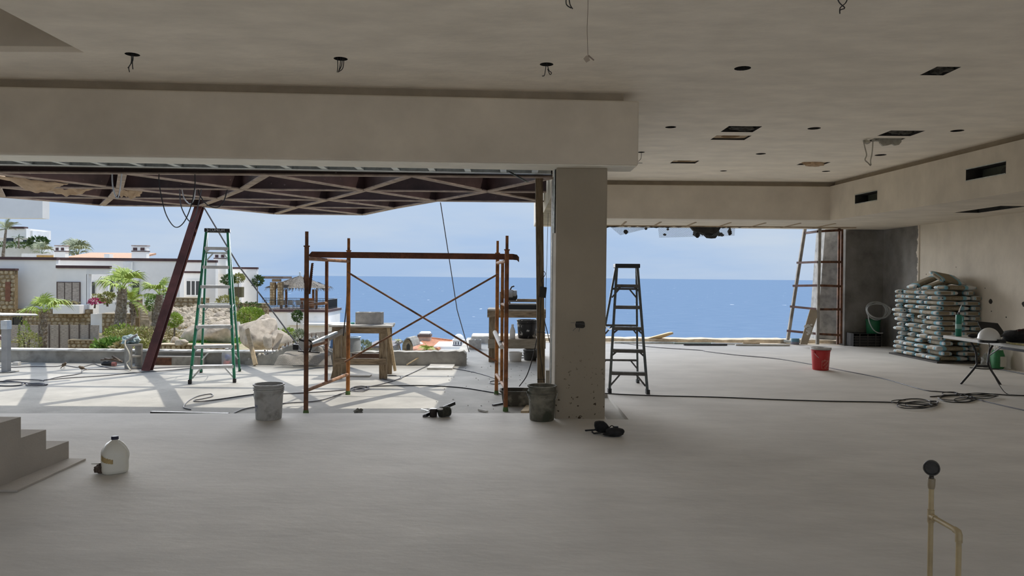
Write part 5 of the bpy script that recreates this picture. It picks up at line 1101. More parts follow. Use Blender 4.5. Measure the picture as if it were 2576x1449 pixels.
# power tool pile
q = Pz(270,923,SG); gt_ = thing('angle_grinder', 'dark angle grinder lying beside the standing concrete block', 'power tool', q)
b = MB(); b.tube([q+V(-.12,.05,.035), q+V(-.08,.05,.05), q+V(.05,.03,.05), q+V(.08,.03,.045)], [.02,.038,.04,.03], 12); b.build('grinder_body', BLACK, parent=gt_, smooth=True)
b = MB(); b.lathe([(.035,0),(.035,.06)], q+V(.07,.02,.045), 14, axis=Matrix.Rotation(PI/2,3,'Y')); b.build('gear_head', mat('grinder_red', (.30,.12,.11), rough=.5), parent=gt_)
b = MB(); b.obox(q+V(.05,.08,.11), (.13,0,-.02), (0,.03,0), (.002,0,.012)); b.obox(q+V(-.03,.06,.12), (.10,0,.01), (0,.03,0), (0,0,.010)); b.obox(q+V(.11,.1,.12), (.08,0,-.05), (0,.02,0), (.006,0,.01)); tag(b.build('wood_scraps', mat('scrap_wood', (.16,.12,.09), rough=.9, var=.3)), 'dark wood scraps piled over the angle grinder', 'wood scraps')
q = Pz(38,919,SG); b = MB(); b.box(q.x-.04,q.x+.05,q.y,q.y+.08,SG,SG+.055); b.box(q.x-.06,q.x-.03,q.y,q.y+.05,SG,SG+.03); tag(b.build('socket_block', CONCL, bevel=.006), 'small pale socket block on the terrace near the left post', 'socket')
# steel leg stand at the left frame edge
q = Pz(15,936,SG); ls = thing('steel_stand', 'grey steel stand with thin sheet top at the left frame edge', 'stand', q)
G_ = mat('pale_grey_steel', (.40,.40,.40), rough=.5, var=.15)
MB().box(q.x-.045,q.x+.045,q.y-.04,q.y+.05,SG,Py(15,822,q.y).z).build('post', G_, parent=ls)
MB().box(q.x-.05,q.x+.05,q.y-.05,q.y+.06,Py(15,828,q.y).z,Py(15,806,q.y).z).build('bracket', ALU, parent=ls)
MB().bar(V(q.x-.02,q.y,Py(15,858,q.y).z), Py(-45,810,q.y-.1), .05, .04).build('brace', mat('stand_red', (.26,.16,.16), rough=.6), parent=ls)
a, c = Py(-120,791,q.y-.4), Py(90,793,q.y); z = Py(15,800,q.y).z
b = MB(); b.prism([V(a.x,q.y-.45,z+.05), V(c.x,q.y+.05,z+.035), V(c.x-.2,q.y+.3,z+.035), V(a.x,q.y+.3,z+.05)], (0,0,.018)); b.build('sheet_top', ALU, parent=ls)
b = MB(); b.prism([V(q.x-.5,q.y-.15,SG), V(q.x+.12,q.y-.1,SG), V(q.x+.14,q.y+.1,SG), V(q.x-.5,q.y+.15,SG)], (0,0,.012)); b.build('base_plate', CONC, parent=ls)
# pale chips, batten and rubbish near the scaffold
q = Pz(1215,1036,SG); b = MB(); b.bar(V(q.x-.05,q.y+.06,SG+.012), V(q.x+.05,q.y-.05,SG+.014), .03, .02); tag(b.build('wood_chip', CONCL), 'small white wood chip on the terrace near front right scaffold post', 'wood chip')
b = MB(); b.bar(Pz(1240,1019,SG+.01), Pz(1266,1014,SG+.01), .03, .016); tag(b.build('metal_strip', CABLEG), 'short dark metal strip left of the front right scaffold post', 'metal bar')
b = MB(); b.prism([Pz(1310,1041,SG+.01), Pz(1330,1040,SG+.01), Pz(1333,1024,SG+.01), Pz(1324,1025,SG+.01)], (0,0,.03)); tag(b.build('wood_offcut', PINE), 'pale wood offcut lying between mortar tub and mortar stained bucket', 'wood offcut')
b = MB()
for k in range(70):
    x = R.uniform(-1.0,.4); y = R.uniform(8.4,13); b.blob(V(x,y,SG+.006), (R.uniform(.004,.011),)*2+(.006,), seed=k, amp=.5, sub=1)
tag(b.build('floor_debris', CONCL), 'scattered crumbs of mortar debris on the shaded terrace strip', 'debris', kind='stuff')
b = MB(); q = Py(1387,880,9.7); b.box(q.x-.07,q.x+.04,9.7,9.9,SG,SG+.32); tag(b.build('concrete_offcut', CONC), 'grey concrete offcut between the wooden post and the pier', 'concrete')
# ================================================================== beyond the terrace: sea, hillside, neighbours
SEAZ = -46
SEA, N, K, B = nodes('sea_water')
t = N.new('ShaderNodeTexCoord'); mp = N.new('ShaderNodeMapping'); mp.inputs['Scale'].default_value = (.012, .05, 1); K(t.outputs['Object'], mp.inputs[0])
n1 = N.new('ShaderNodeTexNoise'); n1.inputs['Scale'].default_value = 3; n1.inputs['Detail'].default_value = 8; n1.inputs['Roughness'].default_value = .65; K(mp.outputs[0], n1.inputs['Vector'])
r1 = N.new('ShaderNodeValToRGB'); r1.color_ramp.elements[0].position = .3; r1.color_ramp.elements[1].position = .7; r1.color_ramp.elements[0].color = (.12,.19,.30,1); r1.color_ramp.elements[1].color = (.165,.24,.35,1); K(n1.outputs[0], r1.inputs[0])
mp2 = N.new('ShaderNodeMapping'); mp2.inputs['Scale'].default_value = (.05, .028, 1); K(t.outputs['Object'], mp2.inputs[0])
n2 = N.new('ShaderNodeTexNoise'); n2.inputs['Scale'].default_value = 1; n2.inputs['Detail'].default_value = 3; K(mp2.outputs[0], n2.inputs['Vector'])
r2 = N.new('ShaderNodeValToRGB'); r2.color_ramp.elements[0].position = .715; r2.color_ramp.elements[1].position = .75; K(n2.outputs[0], r2.inputs[0])
mxs = N.new('ShaderNodeMixRGB'); mxs.inputs[2].default_value = (.75,.8,.85,1); K(r2.outputs[0], mxs.inputs[0]); K(r1.outputs[0], mxs.inputs[1]); K(mxs.outputs[0], B.inputs['Base Color'])
B.inputs['Roughness'].default_value = 1.0; B.inputs['Specular IOR Level'].default_value = 0.0
bpn = N.new('ShaderNodeBump'); bpn.inputs['Strength'].default_value = .5; bpn.inputs['Distance'].default_value = 2; K(n1.outputs[0], bpn.inputs['Height']); K(bpn.outputs[0], B.inputs['Normal'])
b = MB(); b.add([(-60000,20,SEAZ),(60000,20,SEAZ),(60000,70000,SEAZ),(-60000,70000,SEAZ)], [(0,1,2,3)]); tag(b.build('sea', SEA, origin=(0,0,SEAZ)), kind='structure')
def pw(y, pts):
    if y <= pts[0][0]: return pts[0][1]
    for (a, va), (c, vc) in zip(pts, pts[1:]):
        if y <= c: return va + (vc-va)*(y-a)/(c-a)
    return pts[-1][1]
def terr(x, y):
    z = pw(y, [(12,-1.0),(20,-1.5),(28,-2.0),(40,-3.1),(46,-3.3),(52,-2.9),(58,-3.0),(80,-4.5),(100,-8),(150,-50)])
    s_ = x + .285*y
    if s_ > -3: z -= min(30, (s_+3)*.35 if y < 60 else (s_+3)*.7)
    if x > -2: z -= 6
    if x < -45 and y > 62: z += (-45-x)*.22*min(1,(y-62)/25) + (max(0, min(1,(y-95)/20))*8 if x < -55 else 0)
    return z + .25*mnoise.noise(V(x*.15,y*.15,2)) + .08*mnoise.noise(V(x*.6,y*.6,4))
b = MB(); xs = [-130+2.0*i for i in range(90)]; ys = [13+2.0*j for j in range(66)]
b.add([(x,y,max(SEAZ-3,terr(x,y))) for y in ys for x in xs], [(j*90+i, j*90+i+1, (j+1)*90+i+1, (j+1)*90+i) for j in range(65) for i in range(89)])
tag(b.build('hillside_ground', layered('dry_earth', (.34,.27,.18), (.22,.23,.10), 1.2, .45, .65, scale2=3, var=.25, rough=1, bump=.4, bscale=6), smooth=True, origin=(0,0,0)), kind='structure')
TRIM = mat('plum_trim', (.085,.045,.045), rough=.8, var=.15)
VILLA = mat('villa_render', (.90,.875,.84), rough=.92, var=.03, scale=1.0, bump=.03)
STONE = mat('fieldstone', (.38,.29,.18), rough=.95, var=.4, scale=3.0, bump=.3, bscale=12, col2=(.52,.42,.28))
MORT = mat('stone_joint', (.24,.17,.09), rough=1, var=.2)
GLASS = mat('dark_glass', (.02,.025,.03), rough=.1, bump=0, var=.1)
WICK = mat('wicker', (.42,.36,.31), rough=.95, var=.4, scale=6, bump=.5, bscale=20, stretch=(1,1,9))
def pr(x0, y0, x1, y1, Y):   # pixel rectangle on the plane Y -> X0, X1, Z0, Z1
    xm, ym = (x0+x1)/2, (y0+y1)/2
    return Py(x0,ym,Y).x, Py(x1,ym,Y).x, Py(xm,y1,Y).z, Py(xm,y0,Y).z
def hb(par, nm, px, Y, d, m, z0=None, bevel=0):
    X0, X1, Z0, Z1 = pr(*px, Y); return MB().box(X0, X1, Y, Y+d, Z0 if z0 is None else z0, Z1).build(nm, m, parent=par, bevel=bevel)
def stones(par, px, Y, size=.3, proud=.06, m=STONE, nm='stones'):
    X0, X1, Z0, Z1 = pr(*px, Y); b = MB(); nz_ = max(1, int((Z1-Z0)/size+.5)); hz = (Z1-Z0)/nz_
    for j in range(nz_):
        x = X0 - R.uniform(0,size*.6)
        while x < X1:
            w = size*R.uniform(.8,1.6); cx, cz = x+w/2, Z0+hz*(j+.5); n = 7; ring = []
            for k in range(n):
                a = 2*PI*(k+R.uniform(-.25,.25))/n; q_ = (abs(math.cos(a))**4+abs(math.sin(a))**4)**-.25
                px_ = min(max(cx+w*.47*q_*math.cos(a)*R.uniform(.82,1.02), X0), X1); pz_ = min(max(cz+hz*.47*q_*math.sin(a)*R.uniform(.82,1.08), Z0), Z1); ring.append((px_,pz_))
            pd = proud*R.uniform(.5,1.2); o_ = len(b.v)
            b.add([V(a,Y,c) for a, c in ring] + [V(cx+(a-cx)*.78, Y-pd, cz+(c-cz)*.78) for a, c in ring], [tuple(range(n,2*n))] + [(k,(k+1)%n,(k+1)%n+n,k+n) for k in range(n)])
            x += w
    o = b.build(nm, m, parent=par); tag(o, kind='stuff'); return o
def window(par, px, Y, frame=WHITE, fw=.06, nx=1):
    X0, X1, Z0, Z1 = pr(*px, Y); m = MB()
    m.box(X0-fw,X1+fw,Y-.05,Y+.02,Z1,Z1+fw); m.box(X0-fw,X1+fw,Y-.05,Y+.02,Z0-fw,Z0); m.box(X0-fw,X0,Y-.05,Y+.02,Z0,Z1); m.box(X1,X1+fw,Y-.05,Y+.02,Z0,Z1)
    for k in range(1,nx): x = X0+(X1-X0)*k/nx; m.box(x-fw*.4,x+fw*.4,Y-.05,Y+.02,Z0,Z1)
    f = m.build('window', frame, parent=par); MB().box(X0,X1,Y-.02,Y+.01,Z0,Z1).build('pane', GLASS, parent=f); return f
# ---- main villa
vl = thing('villa', 'long white flat roofed villa with plum roof trim and stone base', 'house', V(-30,58,-4))
hb(vl,'wall',(-120,652,141,800),55.0,.5,VILLA,-4); hb(vl,'roof_trim',(-120,646,142,653),54.9,.4,TRIM)
hb(vl,'wall',(141,674,218,800),54.6,.5,VILLA,-4); hb(vl,'roof_trim',(140,668,276,675),54.5,.3,TRIM)
hb(vl,'wall',(141,655,452,800),60.0,.8,VILLA,-4); hb(vl,'roof_trim',(138,649,456,656),59.9,.4,TRIM)
hb(vl,'lintel',(218,675,276,690),54.6,.4,WHITE); hb(vl,'pillar',(217,690,223,790),54.6,.4,WHITE); hb(vl,'pillar',(267,690,271,745),55.2,.3,WHITE)
window(vl,(225,711,236,738),59.9,BLACK,.05); window(vl,(272,706,282,733),59.9,BLACK,.05); window(vl,(333,707,347,738),59.9,BLACK,.08); hb(vl,'surround',(309,659,331,690),59.7,.3,WHITE); hb(vl,'surround_trim',(313,683,330,686),59.6,.1,TRIM); hb(vl,'surround',(329,690,348,706),59.7,.25,WHITE); hb(vl,'pillar',(326,690,331,735),59.7,.3,WHITE)
sh = hb(vl,'shutter_recess',(142,709,201,767),54.5,.15,mat('shutter_brown',(.13,.09,.075),rough=.9))
for k in range(3): hb(sh,'wicker_panel',(145+k*18.6,711,161+k*18.6,762),54.42,.08,WICK)
hb(vl,'planter',(132,767,200,790),53.6,1.0,VILLA,bevel=.03)
X0,X1,Z0,Z1 = pr(224,762,284,789,53.0); MB().prism([V(X0,54.6,Z0),V(X0+.55,53.3,Z0),V(X1,54.2,Z0+.2),V(X1,55,Z0+.2)],(0,0,Z1-Z0-.1)).build('planter', WHITE, parent=vl)
bs = hb(vl,'stone_base',(-120,777,228,822),54.3,.3,MORT,-4.5); stones(bs,(-20,779,228,818),54.3,.30)
tw = hb(vl,'stone_tower',(-60,678,37,778),53.8,.35,MORT); stones(tw,(-10,680,37,778),53.8,.32); hb(tw,'tower_trim',(-60,675,38,680),53.7,.4,TRIM); hb(tw,'tower_shutter',(13,709,26,758),53.72,.15,mat('rust_shutter',(.20,.085,.05),rough=.8))
hb(vl,'side_wall',(228,790,257,856),54.0,.5,WHITE,-4.5)
window(vl,(34,800,54,816),54.2,BLACK,.05)
# right part
hb(vl,'wall',(434,686,505,790),64,.8,VILLA,-4.5); hb(vl,'roof_trim',(432,682,506,687),63.9,.3,TRIM); hb(vl,'wall',(440,658,542,790),66.5,.6,VILLA,-4.5); hb(vl,'roof_trim',(438,654,544,660),66.4,.4,TRIM)
window(vl,(470,707,503,742),63.9,WHITE,.12,nx=3); hb(vl,'wall',(498,690,600,790),68,.8,VILLA,-4.5); hb(vl,'wall',(585,676,645,790),70,.5,VILLA,-4.5); hb(vl,'roof_trim',(583,672,647,677),69.9,.4,TRIM)
hb(vl,'planter',(588,722,608,748),67.5,.6,mat('olive_pot',(.13,.11,.055),rough=.9)); hb(vl,'surround',(618,682,645,706),69.8,.25,WHITE)
def chimney(px, Y, cap):
    c = hb(vl,'chimney',px,Y,.5,VILLA); x0,y0,x1,y1 = px; hb(c,'chimney_cap',(x0-1,y0-3,x1+1,y0-1),Y-.05,.6,mat('cap_tan',(.42,.30,.24),rough=.9)); hb(c,'chimney_band',(x0-1,y0+11,x1+1,y0+13),Y-.04,.58,TRIM)
    n = 2
    for k in range(n): w = (x1-x0)/n; hb(c,'chimney_vent',(x0+w*k+w*.2,y0+3,x0+w*k+w*.75,y0+10),Y-.02,.1,TRIM)
chimney((137,620,164,652),61,1); chimney((331,620,368,656),61,1); chimney((538,638,568,690),67.5,1)
X0,X1,Z0,Z1 = pr(160,641,335,652,62); MB().prism([V(X0,62,Z0),V(X1,62,Z0-.05),V(X1,66,Z1+.15),V(X0,66,Z1+.15)],(0,0,.15)).build('tile_roof', mat('pale_tile',(.52,.30,.19),rough=.9,var=.2,scale=6,stretch=(6,1,1)), parent=vl)
hb(vl,'parapet',(54,638,135,652),62,1,WHITE); hb(vl,'parapet',(262,639,275,652),61.5,.6,WHITE); hb(vl,'ochre_band',(92,642,133,649),61.9,.1,mat('ochre',(.52,.33,.12),rough=.9))
# ---- hill house
hh_ = thing('hill_house', 'distant white house with balconies high on the left hillside', 'house', V(-72,112,4))
hb(hh_,'upper_storey',(-60,574,66,598),112,6,VILLA); hb(hh_,'roof_trim',(22,570,60,575),111.8,1,TRIM); hb(hh_,'balcony',(66,580,82,598),113,4,WHITE); hb(hh_,'balcony',(80,586,92,599),116,3,WHITE); hb(hh_,'lower_storey',(-60,598,70,616),113,5,VILLA); window(hh_,(15,598,35,608),112.9,VILLA,.1); window(hh_,(58,603,69,612),112.9,VILLA,.1)
hb(hh_,'retaining_wall',(-60,619,100,648),110,5,WHITE,-2)
# ---- pergola and thatched gazebo
pg = thing('pergola', 'flat dark wooden pergola roof between villa and thatched gazebo', 'pergola', V(-25,76,-3))
hb(pg,'roof_plate',(619,695,712,701),75,3,mat('pergola_wood',(.17,.13,.11),rough=.9)); hb(pg,'beam',(684,702,704,709),76,.5,WOODX)
for x in (679,698):
    c = hb(pg,'stone_column',(x,710,x+12,768),76.5,.5,MORT); stones(c,(x,710,x+12,768),76.5,.28,.05)
gz = thing('thatched_gazebo', 'thatched palapa gazebo on posts over a railed terrace by the sea', 'gazebo', V(-23,82,-3))
gc = Py(754,735,79.5); apex = Py(754,694,79.5).z; eave = Py(754,726,79.5).z; HW = 74*79.5/1850
b = MB(); b.add([V(gc.x,79.5,apex)] + [V(gc.x+HW*sx_*(1 if sy<0 else .93),79.5+sy*2.0,eave+.1) for sx_, sy in ((-1,-1),(1,-1),(1,1),(-1,1))], [(0,1,2),(0,2,3),(0,3,4),(0,4,1),(1,4,3,2)]); rf = b.build('thatch_roof', mat('thatch',(.25,.225,.19),rough=1,var=.35,scale=3,bump=.6,bscale=14), parent=gz)
b = MB()
for k in range(1500):
    s_ = R.randrange(4); u = R.random(); v_ = .95*R.random()**.7; cs = [(-1,-1),(1,-1),(1,1),(-1,1)]; a_, c_ = cs[s_], cs[(s_+1)%4]
    ex, ey = (a_[0]+(c_[0]-a_[0])*u)*HW, (a_[1]+(c_[1]-a_[1])*u)*2.0
    sag = .28*math.sin(PI*u)*v_; p = V(gc.x+ex*v_, 79.5+ey*v_, apex+(eave+.1-apex)*v_+.05); q_ = V(gc.x+ex*(v_+.08), 79.5+ey*(v_+.08), apex+(eave+.1-apex)*(v_+.10) - (.45*R.random() if v_ > .82 else 0))
    d = V(-ey,ex,0).normalized()*.05; b.add([p-d,p+d,q_+d*.4,q_-d*.4],[(0,1,2,3)])
o = b.build('thatch_strands', mat('thatch_light',(.27,.245,.215),rough=1,var=.35,scale=9), parent=rf); tag(o, kind='stuff')
b = MB(); b.lathe([(.16,0),(.12,.2),(.06,.35),(.09,.42),(.03,.5)], V(gc.x,79.5,apex-.05), 10); b.build('finial', STEEL, parent=gz)
for x, Y in ((707,78),(720,81),(788,81),(796,78)): X0,X1,Z0,Z1 = pr(x-2.6,728,x+2.6,776,Y); MB().tube([V((X0+X1)/2,Y,Z0-.4),V((X0+X1)/2,Y,Z1)],.13,10).build('post', mat('gazebo_post',(.22,.105,.045),rough=.8,var=.3,scale=3), parent=gz)
# terrace under the gazebo
gt2 = thing('gazebo_terrace', 'white curved retaining terrace below the thatched gazebo with plum coping', 'terrace', V(-22,76,-6))
hb(gt2,'terrace_wall',(655,785,824,845),76,5.5,VILLA,-7); hb(gt2,'coping',(650,779,826,785),75.8,5.9,TRIM); hb(gt2,'terrace_wall',(722,788,752,818),75.6,.6,VILLA); hb(gt2,'wall_step',(760,815,860,819),74,3,WHITE); hb(gt2,'wall_lamp',(790,798,795,803),75.9,.1,WHITE); hb(gt2,'lower_wall',(770,819,846,850),74.5,3,VILLA,-7)
def railing(label, A, B_, h, n):
    t = thing('iron_railing', label, 'railing', A); b = MB(); b.bar(A+V(0,0,h),B_+V(0,0,h),.05,.05); b.bar(A+V(0,0,.1),B_+V(0,0,.1),.04,.04); b.build('rail', BLACK, parent=t)
    b = MB()
    for k in range(n+1): p = lerp(A,B_,k/n); b.bar(p,p+V(0,0,h),.025,.025,up=(0,1,0))
    tag(b.build('bars', BLACK, parent=t), kind='stuff')
zt2 = pr(650,779,826,785,75.8)[3] + .005
railing('black iron railing along the front of the gazebo terrace', V(Py(665,780,76.2).x,76.2,zt2), V(Py(818,780,76.2).x,76.2,zt2), .95, 46)
railing('black iron railing along the sea side behind the gazebo', V(Py(660,770,81.3).x,81.3,zt2), V(Py(848,770,81.3).x,81.3,zt2), 1.0, 50)
railing('black iron railing on the right side of the gazebo terrace', V(Py(820,780,76.4).x,76.4,zt2), V(Py(848,770,81.2).x,81.2,zt2), 1.0, 40)
CH = mat('patio_metal',(.33,.32,.29),rough=.6)
for i, x in enumerate((714,732,752,770)):
    p = V(Py(x,778,77.6).x,77.6,zt2); t = thing('patio_chair', ['leftmost pale patio chair on the gazebo terrace','second pale patio chair from the left on the gazebo terrace','third pale patio chair from the left on the gazebo terrace','rightmost pale patio chair on the gazebo terrace'][i], 'chair', p, 'patio chairs on the gazebo terrace')
    MB().box(p.x-.26,p.x+.26,77.4,77.9,zt2+.40,zt2+.46).build('seat', CH, parent=t)
    b = MB(); b.prism([V(p.x-.26,77.36,zt2+.46),V(p.x+.26,77.36,zt2+.46),V(p.x+.28,77.36,zt2+.85),V(p.x,77.36,zt2+.95),V(p.x-.28,77.36,zt2+.85)],(0,.05,0)); b.build('backrest', CH, parent=t)
    for dx in (-.24,.24):
        for dy in (77.42,77.86): MB().bar(V(p.x+dx,dy,zt2),V(p.x+dx,dy,zt2+.4),.04,.04,up=(0,1,0)).build('leg', CH, parent=t)
p = V(Py(768,776,79.6).x,79.6,zt2); t = thing('patio_table', 'patio table with orange chair backs behind it under the gazebo', 'table', p); MB().box(p.x-1.1,p.x+1.1,79.2,80.0,zt2+.7,zt2+.76).build('table_top', mat('table_peach',(.55,.36,.24),rough=.7), parent=t); MB().box(p.x-.15,p.x+.15,79.5,79.7,zt2,zt2+.7).build('pedestal', CH, parent=t)
for i, dx in enumerate((-.5,.35)):
    b = MB(); b.box(p.x+dx-.3,p.x+dx+.3,80.4,80.5,zt2+.4,zt2+1.05); b.box(p.x+dx-.3,p.x+dx+.3,80.4,80.9,zt2,zt2+.45); tag(b.build('orange_chair', mat('orange_fabric',(.50,.19,.06),rough=.8)), ['orange patio armchair at the left behind the gazebo table','orange patio armchair at the right behind the gazebo table'][i], 'chair')
# ---- garden walls
def gwall(label, px, Y, size=.3):
    t = thing('stone_wall', label, 'stone wall', V(Py((px[0]+px[2])/2,px[3],Y).x,Y,Py(px[0],px[3],Y).z)); hb(t,'core',px,Y,.5,MORT, Py(px[0],px[3],Y).z-.6); stones(t,px,Y,size); hb(t,'coping',(px[0],px[1]-1.5,px[2],px[1]+1),Y-.1,.6,mat('coping_tan',(.47,.38,.26),rough=.95))
gwall('curved stone retaining wall below the villa windows', (436,750,520,792), 58, .36); gwall('stone retaining wall in front of the right villa block', (596,764,672,792), 66, .36)
gwall('low stone wall under the wicker fence right end', (172,856,252,884), 43.5, .24); gwall('low stone border of the small lawn behind parapet', (395,868,590,884), 29, .17); gwall('stone terrace wall behind the tall fan palm', (332,752,350,802), 53.5, .3); gwall('stone wall behind the bougainvillea planter palm', (257,790,330,822), 51, .3); gwall('short stone pillar wall beside garden steps', (482,768,500,800), 55, .3)
# garden steps
for k in range(6): b = MB(); X0,X1,Z0,Z1 = pr(352,768+k*7,376,777+k*7,52.5-k*.4); b.box(X0,X1,52.5-k*.4,53.2-k*.4,Z0-.5,Z1); tag(b.build('garden_step', mat('step_stone',(.42,.34,.25),rough=1,var=.3,scale=3)), 'rough stone garden step climbing between the two palms', 'step', 'garden steps')
# wicker fence: each panel is its own part
fn = thing('wicker_fence', 'brown wicker panel fence standing before the villa stone base', 'fence', Py(135,880,44))
for k in range(9):
    x0 = 22+k*25.2; hb(fn,'fence_panel',(x0+1,818,x0+24.2,880 if x0 < 160 else 862),44,.08,WICK); hb(fn,'fence_post',(x0-1,815,x0+1.2,884),43.95,.12,mat('fence_post',(.12,.09,.075),rough=.9))
fn2 = thing('wicker_fence', 'short wicker fence seen between the left scaffold posts', 'fence', Py(800,865,34))
for k in range(7): x0 = 768+k*13; hb(fn2,'fence_panel',(x0,838-k*1.2,x0+12,876),34,.08,WICK)
# ---- boulders
BOUL = layered('boulder_granite', (.50,.42,.33), (.27,.215,.165), 2.6, .52, .7, scale2=3.5, var=.22, rough=.95, bump=.45, bscale=7)
def boulder(label, px, Y, seed, dy=1.0):
    X0,X1,Z0,Z1 = pr(*px,Y); b = MB(); b.blob(V((X0+X1)/2,Y+dy*(X1-X0)/2,(Z0+Z1)/2),((X1-X0)/2*1.16,(X1-X0)/2*dy,(Z1-Z0)/2*1.2),seed=seed,amp=.30,fr=1.5,sub=4,facets=11); tag(b.build('boulder', BOUL, smooth=True), label, 'boulder')
boulder('large rounded tan boulder behind the green ladder right rail', (586,808,680,890), 28, 3); boulder('upright blocky boulder resting above the largest one', (634,796,680,842), 31, 5); boulder('broad boulder with dark overhang behind the ladder rungs', (500,812,574,868), 29.5, 8); boulder('grey sharp edged boulder left of the broad one', (446,820,505,862), 30, 11)
boulder('narrow boulder wedged between the two right boulders', (659,840,680,884), 27.5, 14); boulder('rounded boulder at the right end of the boulder group', (672,838,728,882), 27.8, 17); boulder('small boulder at the foot of the leaning prop', (424,850,446,868), 29.5, 19); boulder('small pale boulder on the lawn edge', (436,856,466,872), 28.6, 22); boulder('small rounded boulder between the large ones', (650,828,672,846), 29.5, 25)
boulder('tan boulder higher on the slope behind the ladder', (535,786,566,808), 40, 31); boulder('flat tan boulder on the slope left of the ladder', (505,800,548,822), 38, 33); boulder('dark pointed boulder between the garden steps and second palm', (368,780,386,808), 47, 36); boulder('brown boulder behind the scaffold clamp', (760,862,806,892), 17, 38)
b = MB()
for k in range(420):
    x, y = R.uniform(425,580), R.uniform(772,822); Y = 34+ (822-y)/50*14; b.blob(Py(x,y,Y), (R.uniform(.08,.28),R.uniform(.1,.2),R.uniform(.06,.2)), seed=k, amp=.5, sub=2, facets=5)
tag(b.build('slope_rubble', mat('rubble_tan',(.45,.38,.29),rough=1,var=.3,scale=2)), 'loose pale rubble covering the slope behind the boulders', 'rubble', kind='stuff')
b = MB(); X0,X1,Z0,Z1 = pr(420,861,585,872,29.5); b.prism([V(X0,29.3,Z0-.02),V(X1,29.3,Z0-.02),V(X1,31,Z1+.05),V(X0,31,Z1+.05)],(0,0,-.1))
for k in range(1800):
    x = R.uniform(X0,X1); u = R.random(); y = 29.3+1.7*u; z = Z0-.02+(Z1-Z0+.07)*u; a = R.uniform(0,6.3); d = V(math.cos(a),math.sin(a),0)*.02; b.add([V(x,y,z)-d,V(x,y,z)+d,V(x+R.uniform(-.03,.03),y,z+R.uniform(.04,.1))],[(0,1,2)])
tag(b.build('lawn', mat('lawn_green',(.13,.30,.035),rough=.9,var=.3,scale=5)), 'small bright green lawn patch in front of the boulders', 'lawn', kind='stuff')
# ---- plants
LEAFS = {'olive': ((.24,.25,.07),(.46,.45,.17)), 'lime': ((.22,.32,.04),(.45,.54,.13)), 'dark': ((.04,.09,.025),(.13,.20,.06)), 'dry': ((.34,.29,.14),(.55,.48,.27)), 'grey': ((.20,.24,.14),(.36,.39,.26)), 'pink': ((.40,.02,.12),(.60,.06,.22)), 'green': ((.10,.22,.035),(.28,.42,.09))}
def leafm(k): a, c = LEAFS[k]; return mat('leaf_'+k, a, rough=.7, var=.1, scale=2.5, col2=c, bump=0)
STEM = mat('stem_brown',(.13,.10,.07),rough=.9)
def foliage(b, c, r, n, size, shell=.45):
    for _ in range(n):
        d = V(R.gauss(0,1),R.gauss(0,1),R.gauss(0,1)).normalized(); k = shell+(1-shell)*R.random()**.5
        k *= 1+.18*mnoise.noise(d*2.2+c*.3); p = V(c.x+d.x*r[0]*k, c.y+d.y*r[1]*k, c.z+d.z*r[2]*k)
        u = (d+V(R.uniform(-.9,.9),R.uniform(-.9,.9),R.uniform(-.4,.9))).normalized(); w = u.cross(V(R.random(),R.random(),R.random()+.1)).normalized(); L_ = size*R.uniform(.6,1.4)
        b.add([p, p+u*L_*.5+w*L_*.28, p+u*L_, p+u*L_*.5-w*L_*.28],[(0,1,2,3)])
def shrub(label, cx, cy, rx, ry, Y, kind, n=500, size=.13, base=None, depth=None, name='shrub', cat='shrub'):
    c = Py(cx,cy,Y); k = Y/1850; r = (rx*k, depth or rx*k*.8, ry*k); zb = Py(cx, base if base else cy+ry, Y).z
    t = thing(name, label, cat, V(c.x,Y,zb)); b = MB(); foliage(b, c, r, n, size); o = b.build('foliage', leafm(kind), parent=t); tag(o, kind='stuff')
    b = MB(); b.tube([V(c.x,Y,zb-.3), V(c.x+R.uniform(-.05,.05),Y,(zb+c.z)/2), c],[.05 if base else .07,.04,.02],7); b.build('stem', STEM, parent=t); return t
shrub('olive green shrub mass on the slope left of the prop', 330,850,48,26,42,'olive',1500,.16,depth=2); shrub('dry tangled shrub mass on the slope behind the leaning prop', 395,850,45,28,43,'dry',1300,.18,depth=2); shrub('lime green shrub below the tall fan palm', 300,835,35,18,44,'lime',700,.15); shrub('yellow green shrub growing at the left fence end', 70,860,30,26,40,'olive',600,.13); shrub('thin pale shrub in front of the fence beside palm', 60,835,14,30,41,'lime',260,.12)
shrub('spiky grass clump below the low stone wall', 275,872,36,14,38,'green',500,.3); shrub('straw coloured grass clump left of the standing block', 330,875,40,13,37,'dry',600,.28); shrub('green grass clump right of the standing block', 380,872,35,14,36,'olive',500,.22)
shrub('round topiary bush behind the leaning prop', 437,805,20,17,33,'lime',1100,.10,base=850); shrub('dark round bush beside the second palm trunk', 385,762,18,20,46,'green',800,.13,base=820); shrub('dark bush right of the second palm trunk', 415,755,14,16,46,'green',500,.13)
shrub('clipped round tree crown beside the ladder top', 575,704,16,11,62,'dark',500,.2,base=755); shrub('clipped round tree crown with planter behind ladder', 600,700,14,10,64,'olive',400,.2,base=765); shrub('slender round tree before the pergola', 648,706,13,12,70,'dark',500,.22,base=764)
shrub('small topiary tree below the gazebo terrace', 748,795,12,13,66,'dark',500,.2,base=838); shrub('broad light green shrub behind the upper boulder', 628,795,34,20,36,'lime',1400,.13); shrub('olive shrub under the villa right block', 572,757,28,12,60,'olive',600,.2); shrub('yellow green shrub right of the boulders', 725,840,18,13,45,'lime',600,.14); shrub('grey green shrub beside the short wicker fence', 752,848,18,18,42,'grey',600,.14); shrub('low lime shrub left of the short wicker fence', 692,838,16,10,50,'lime',350,.16)
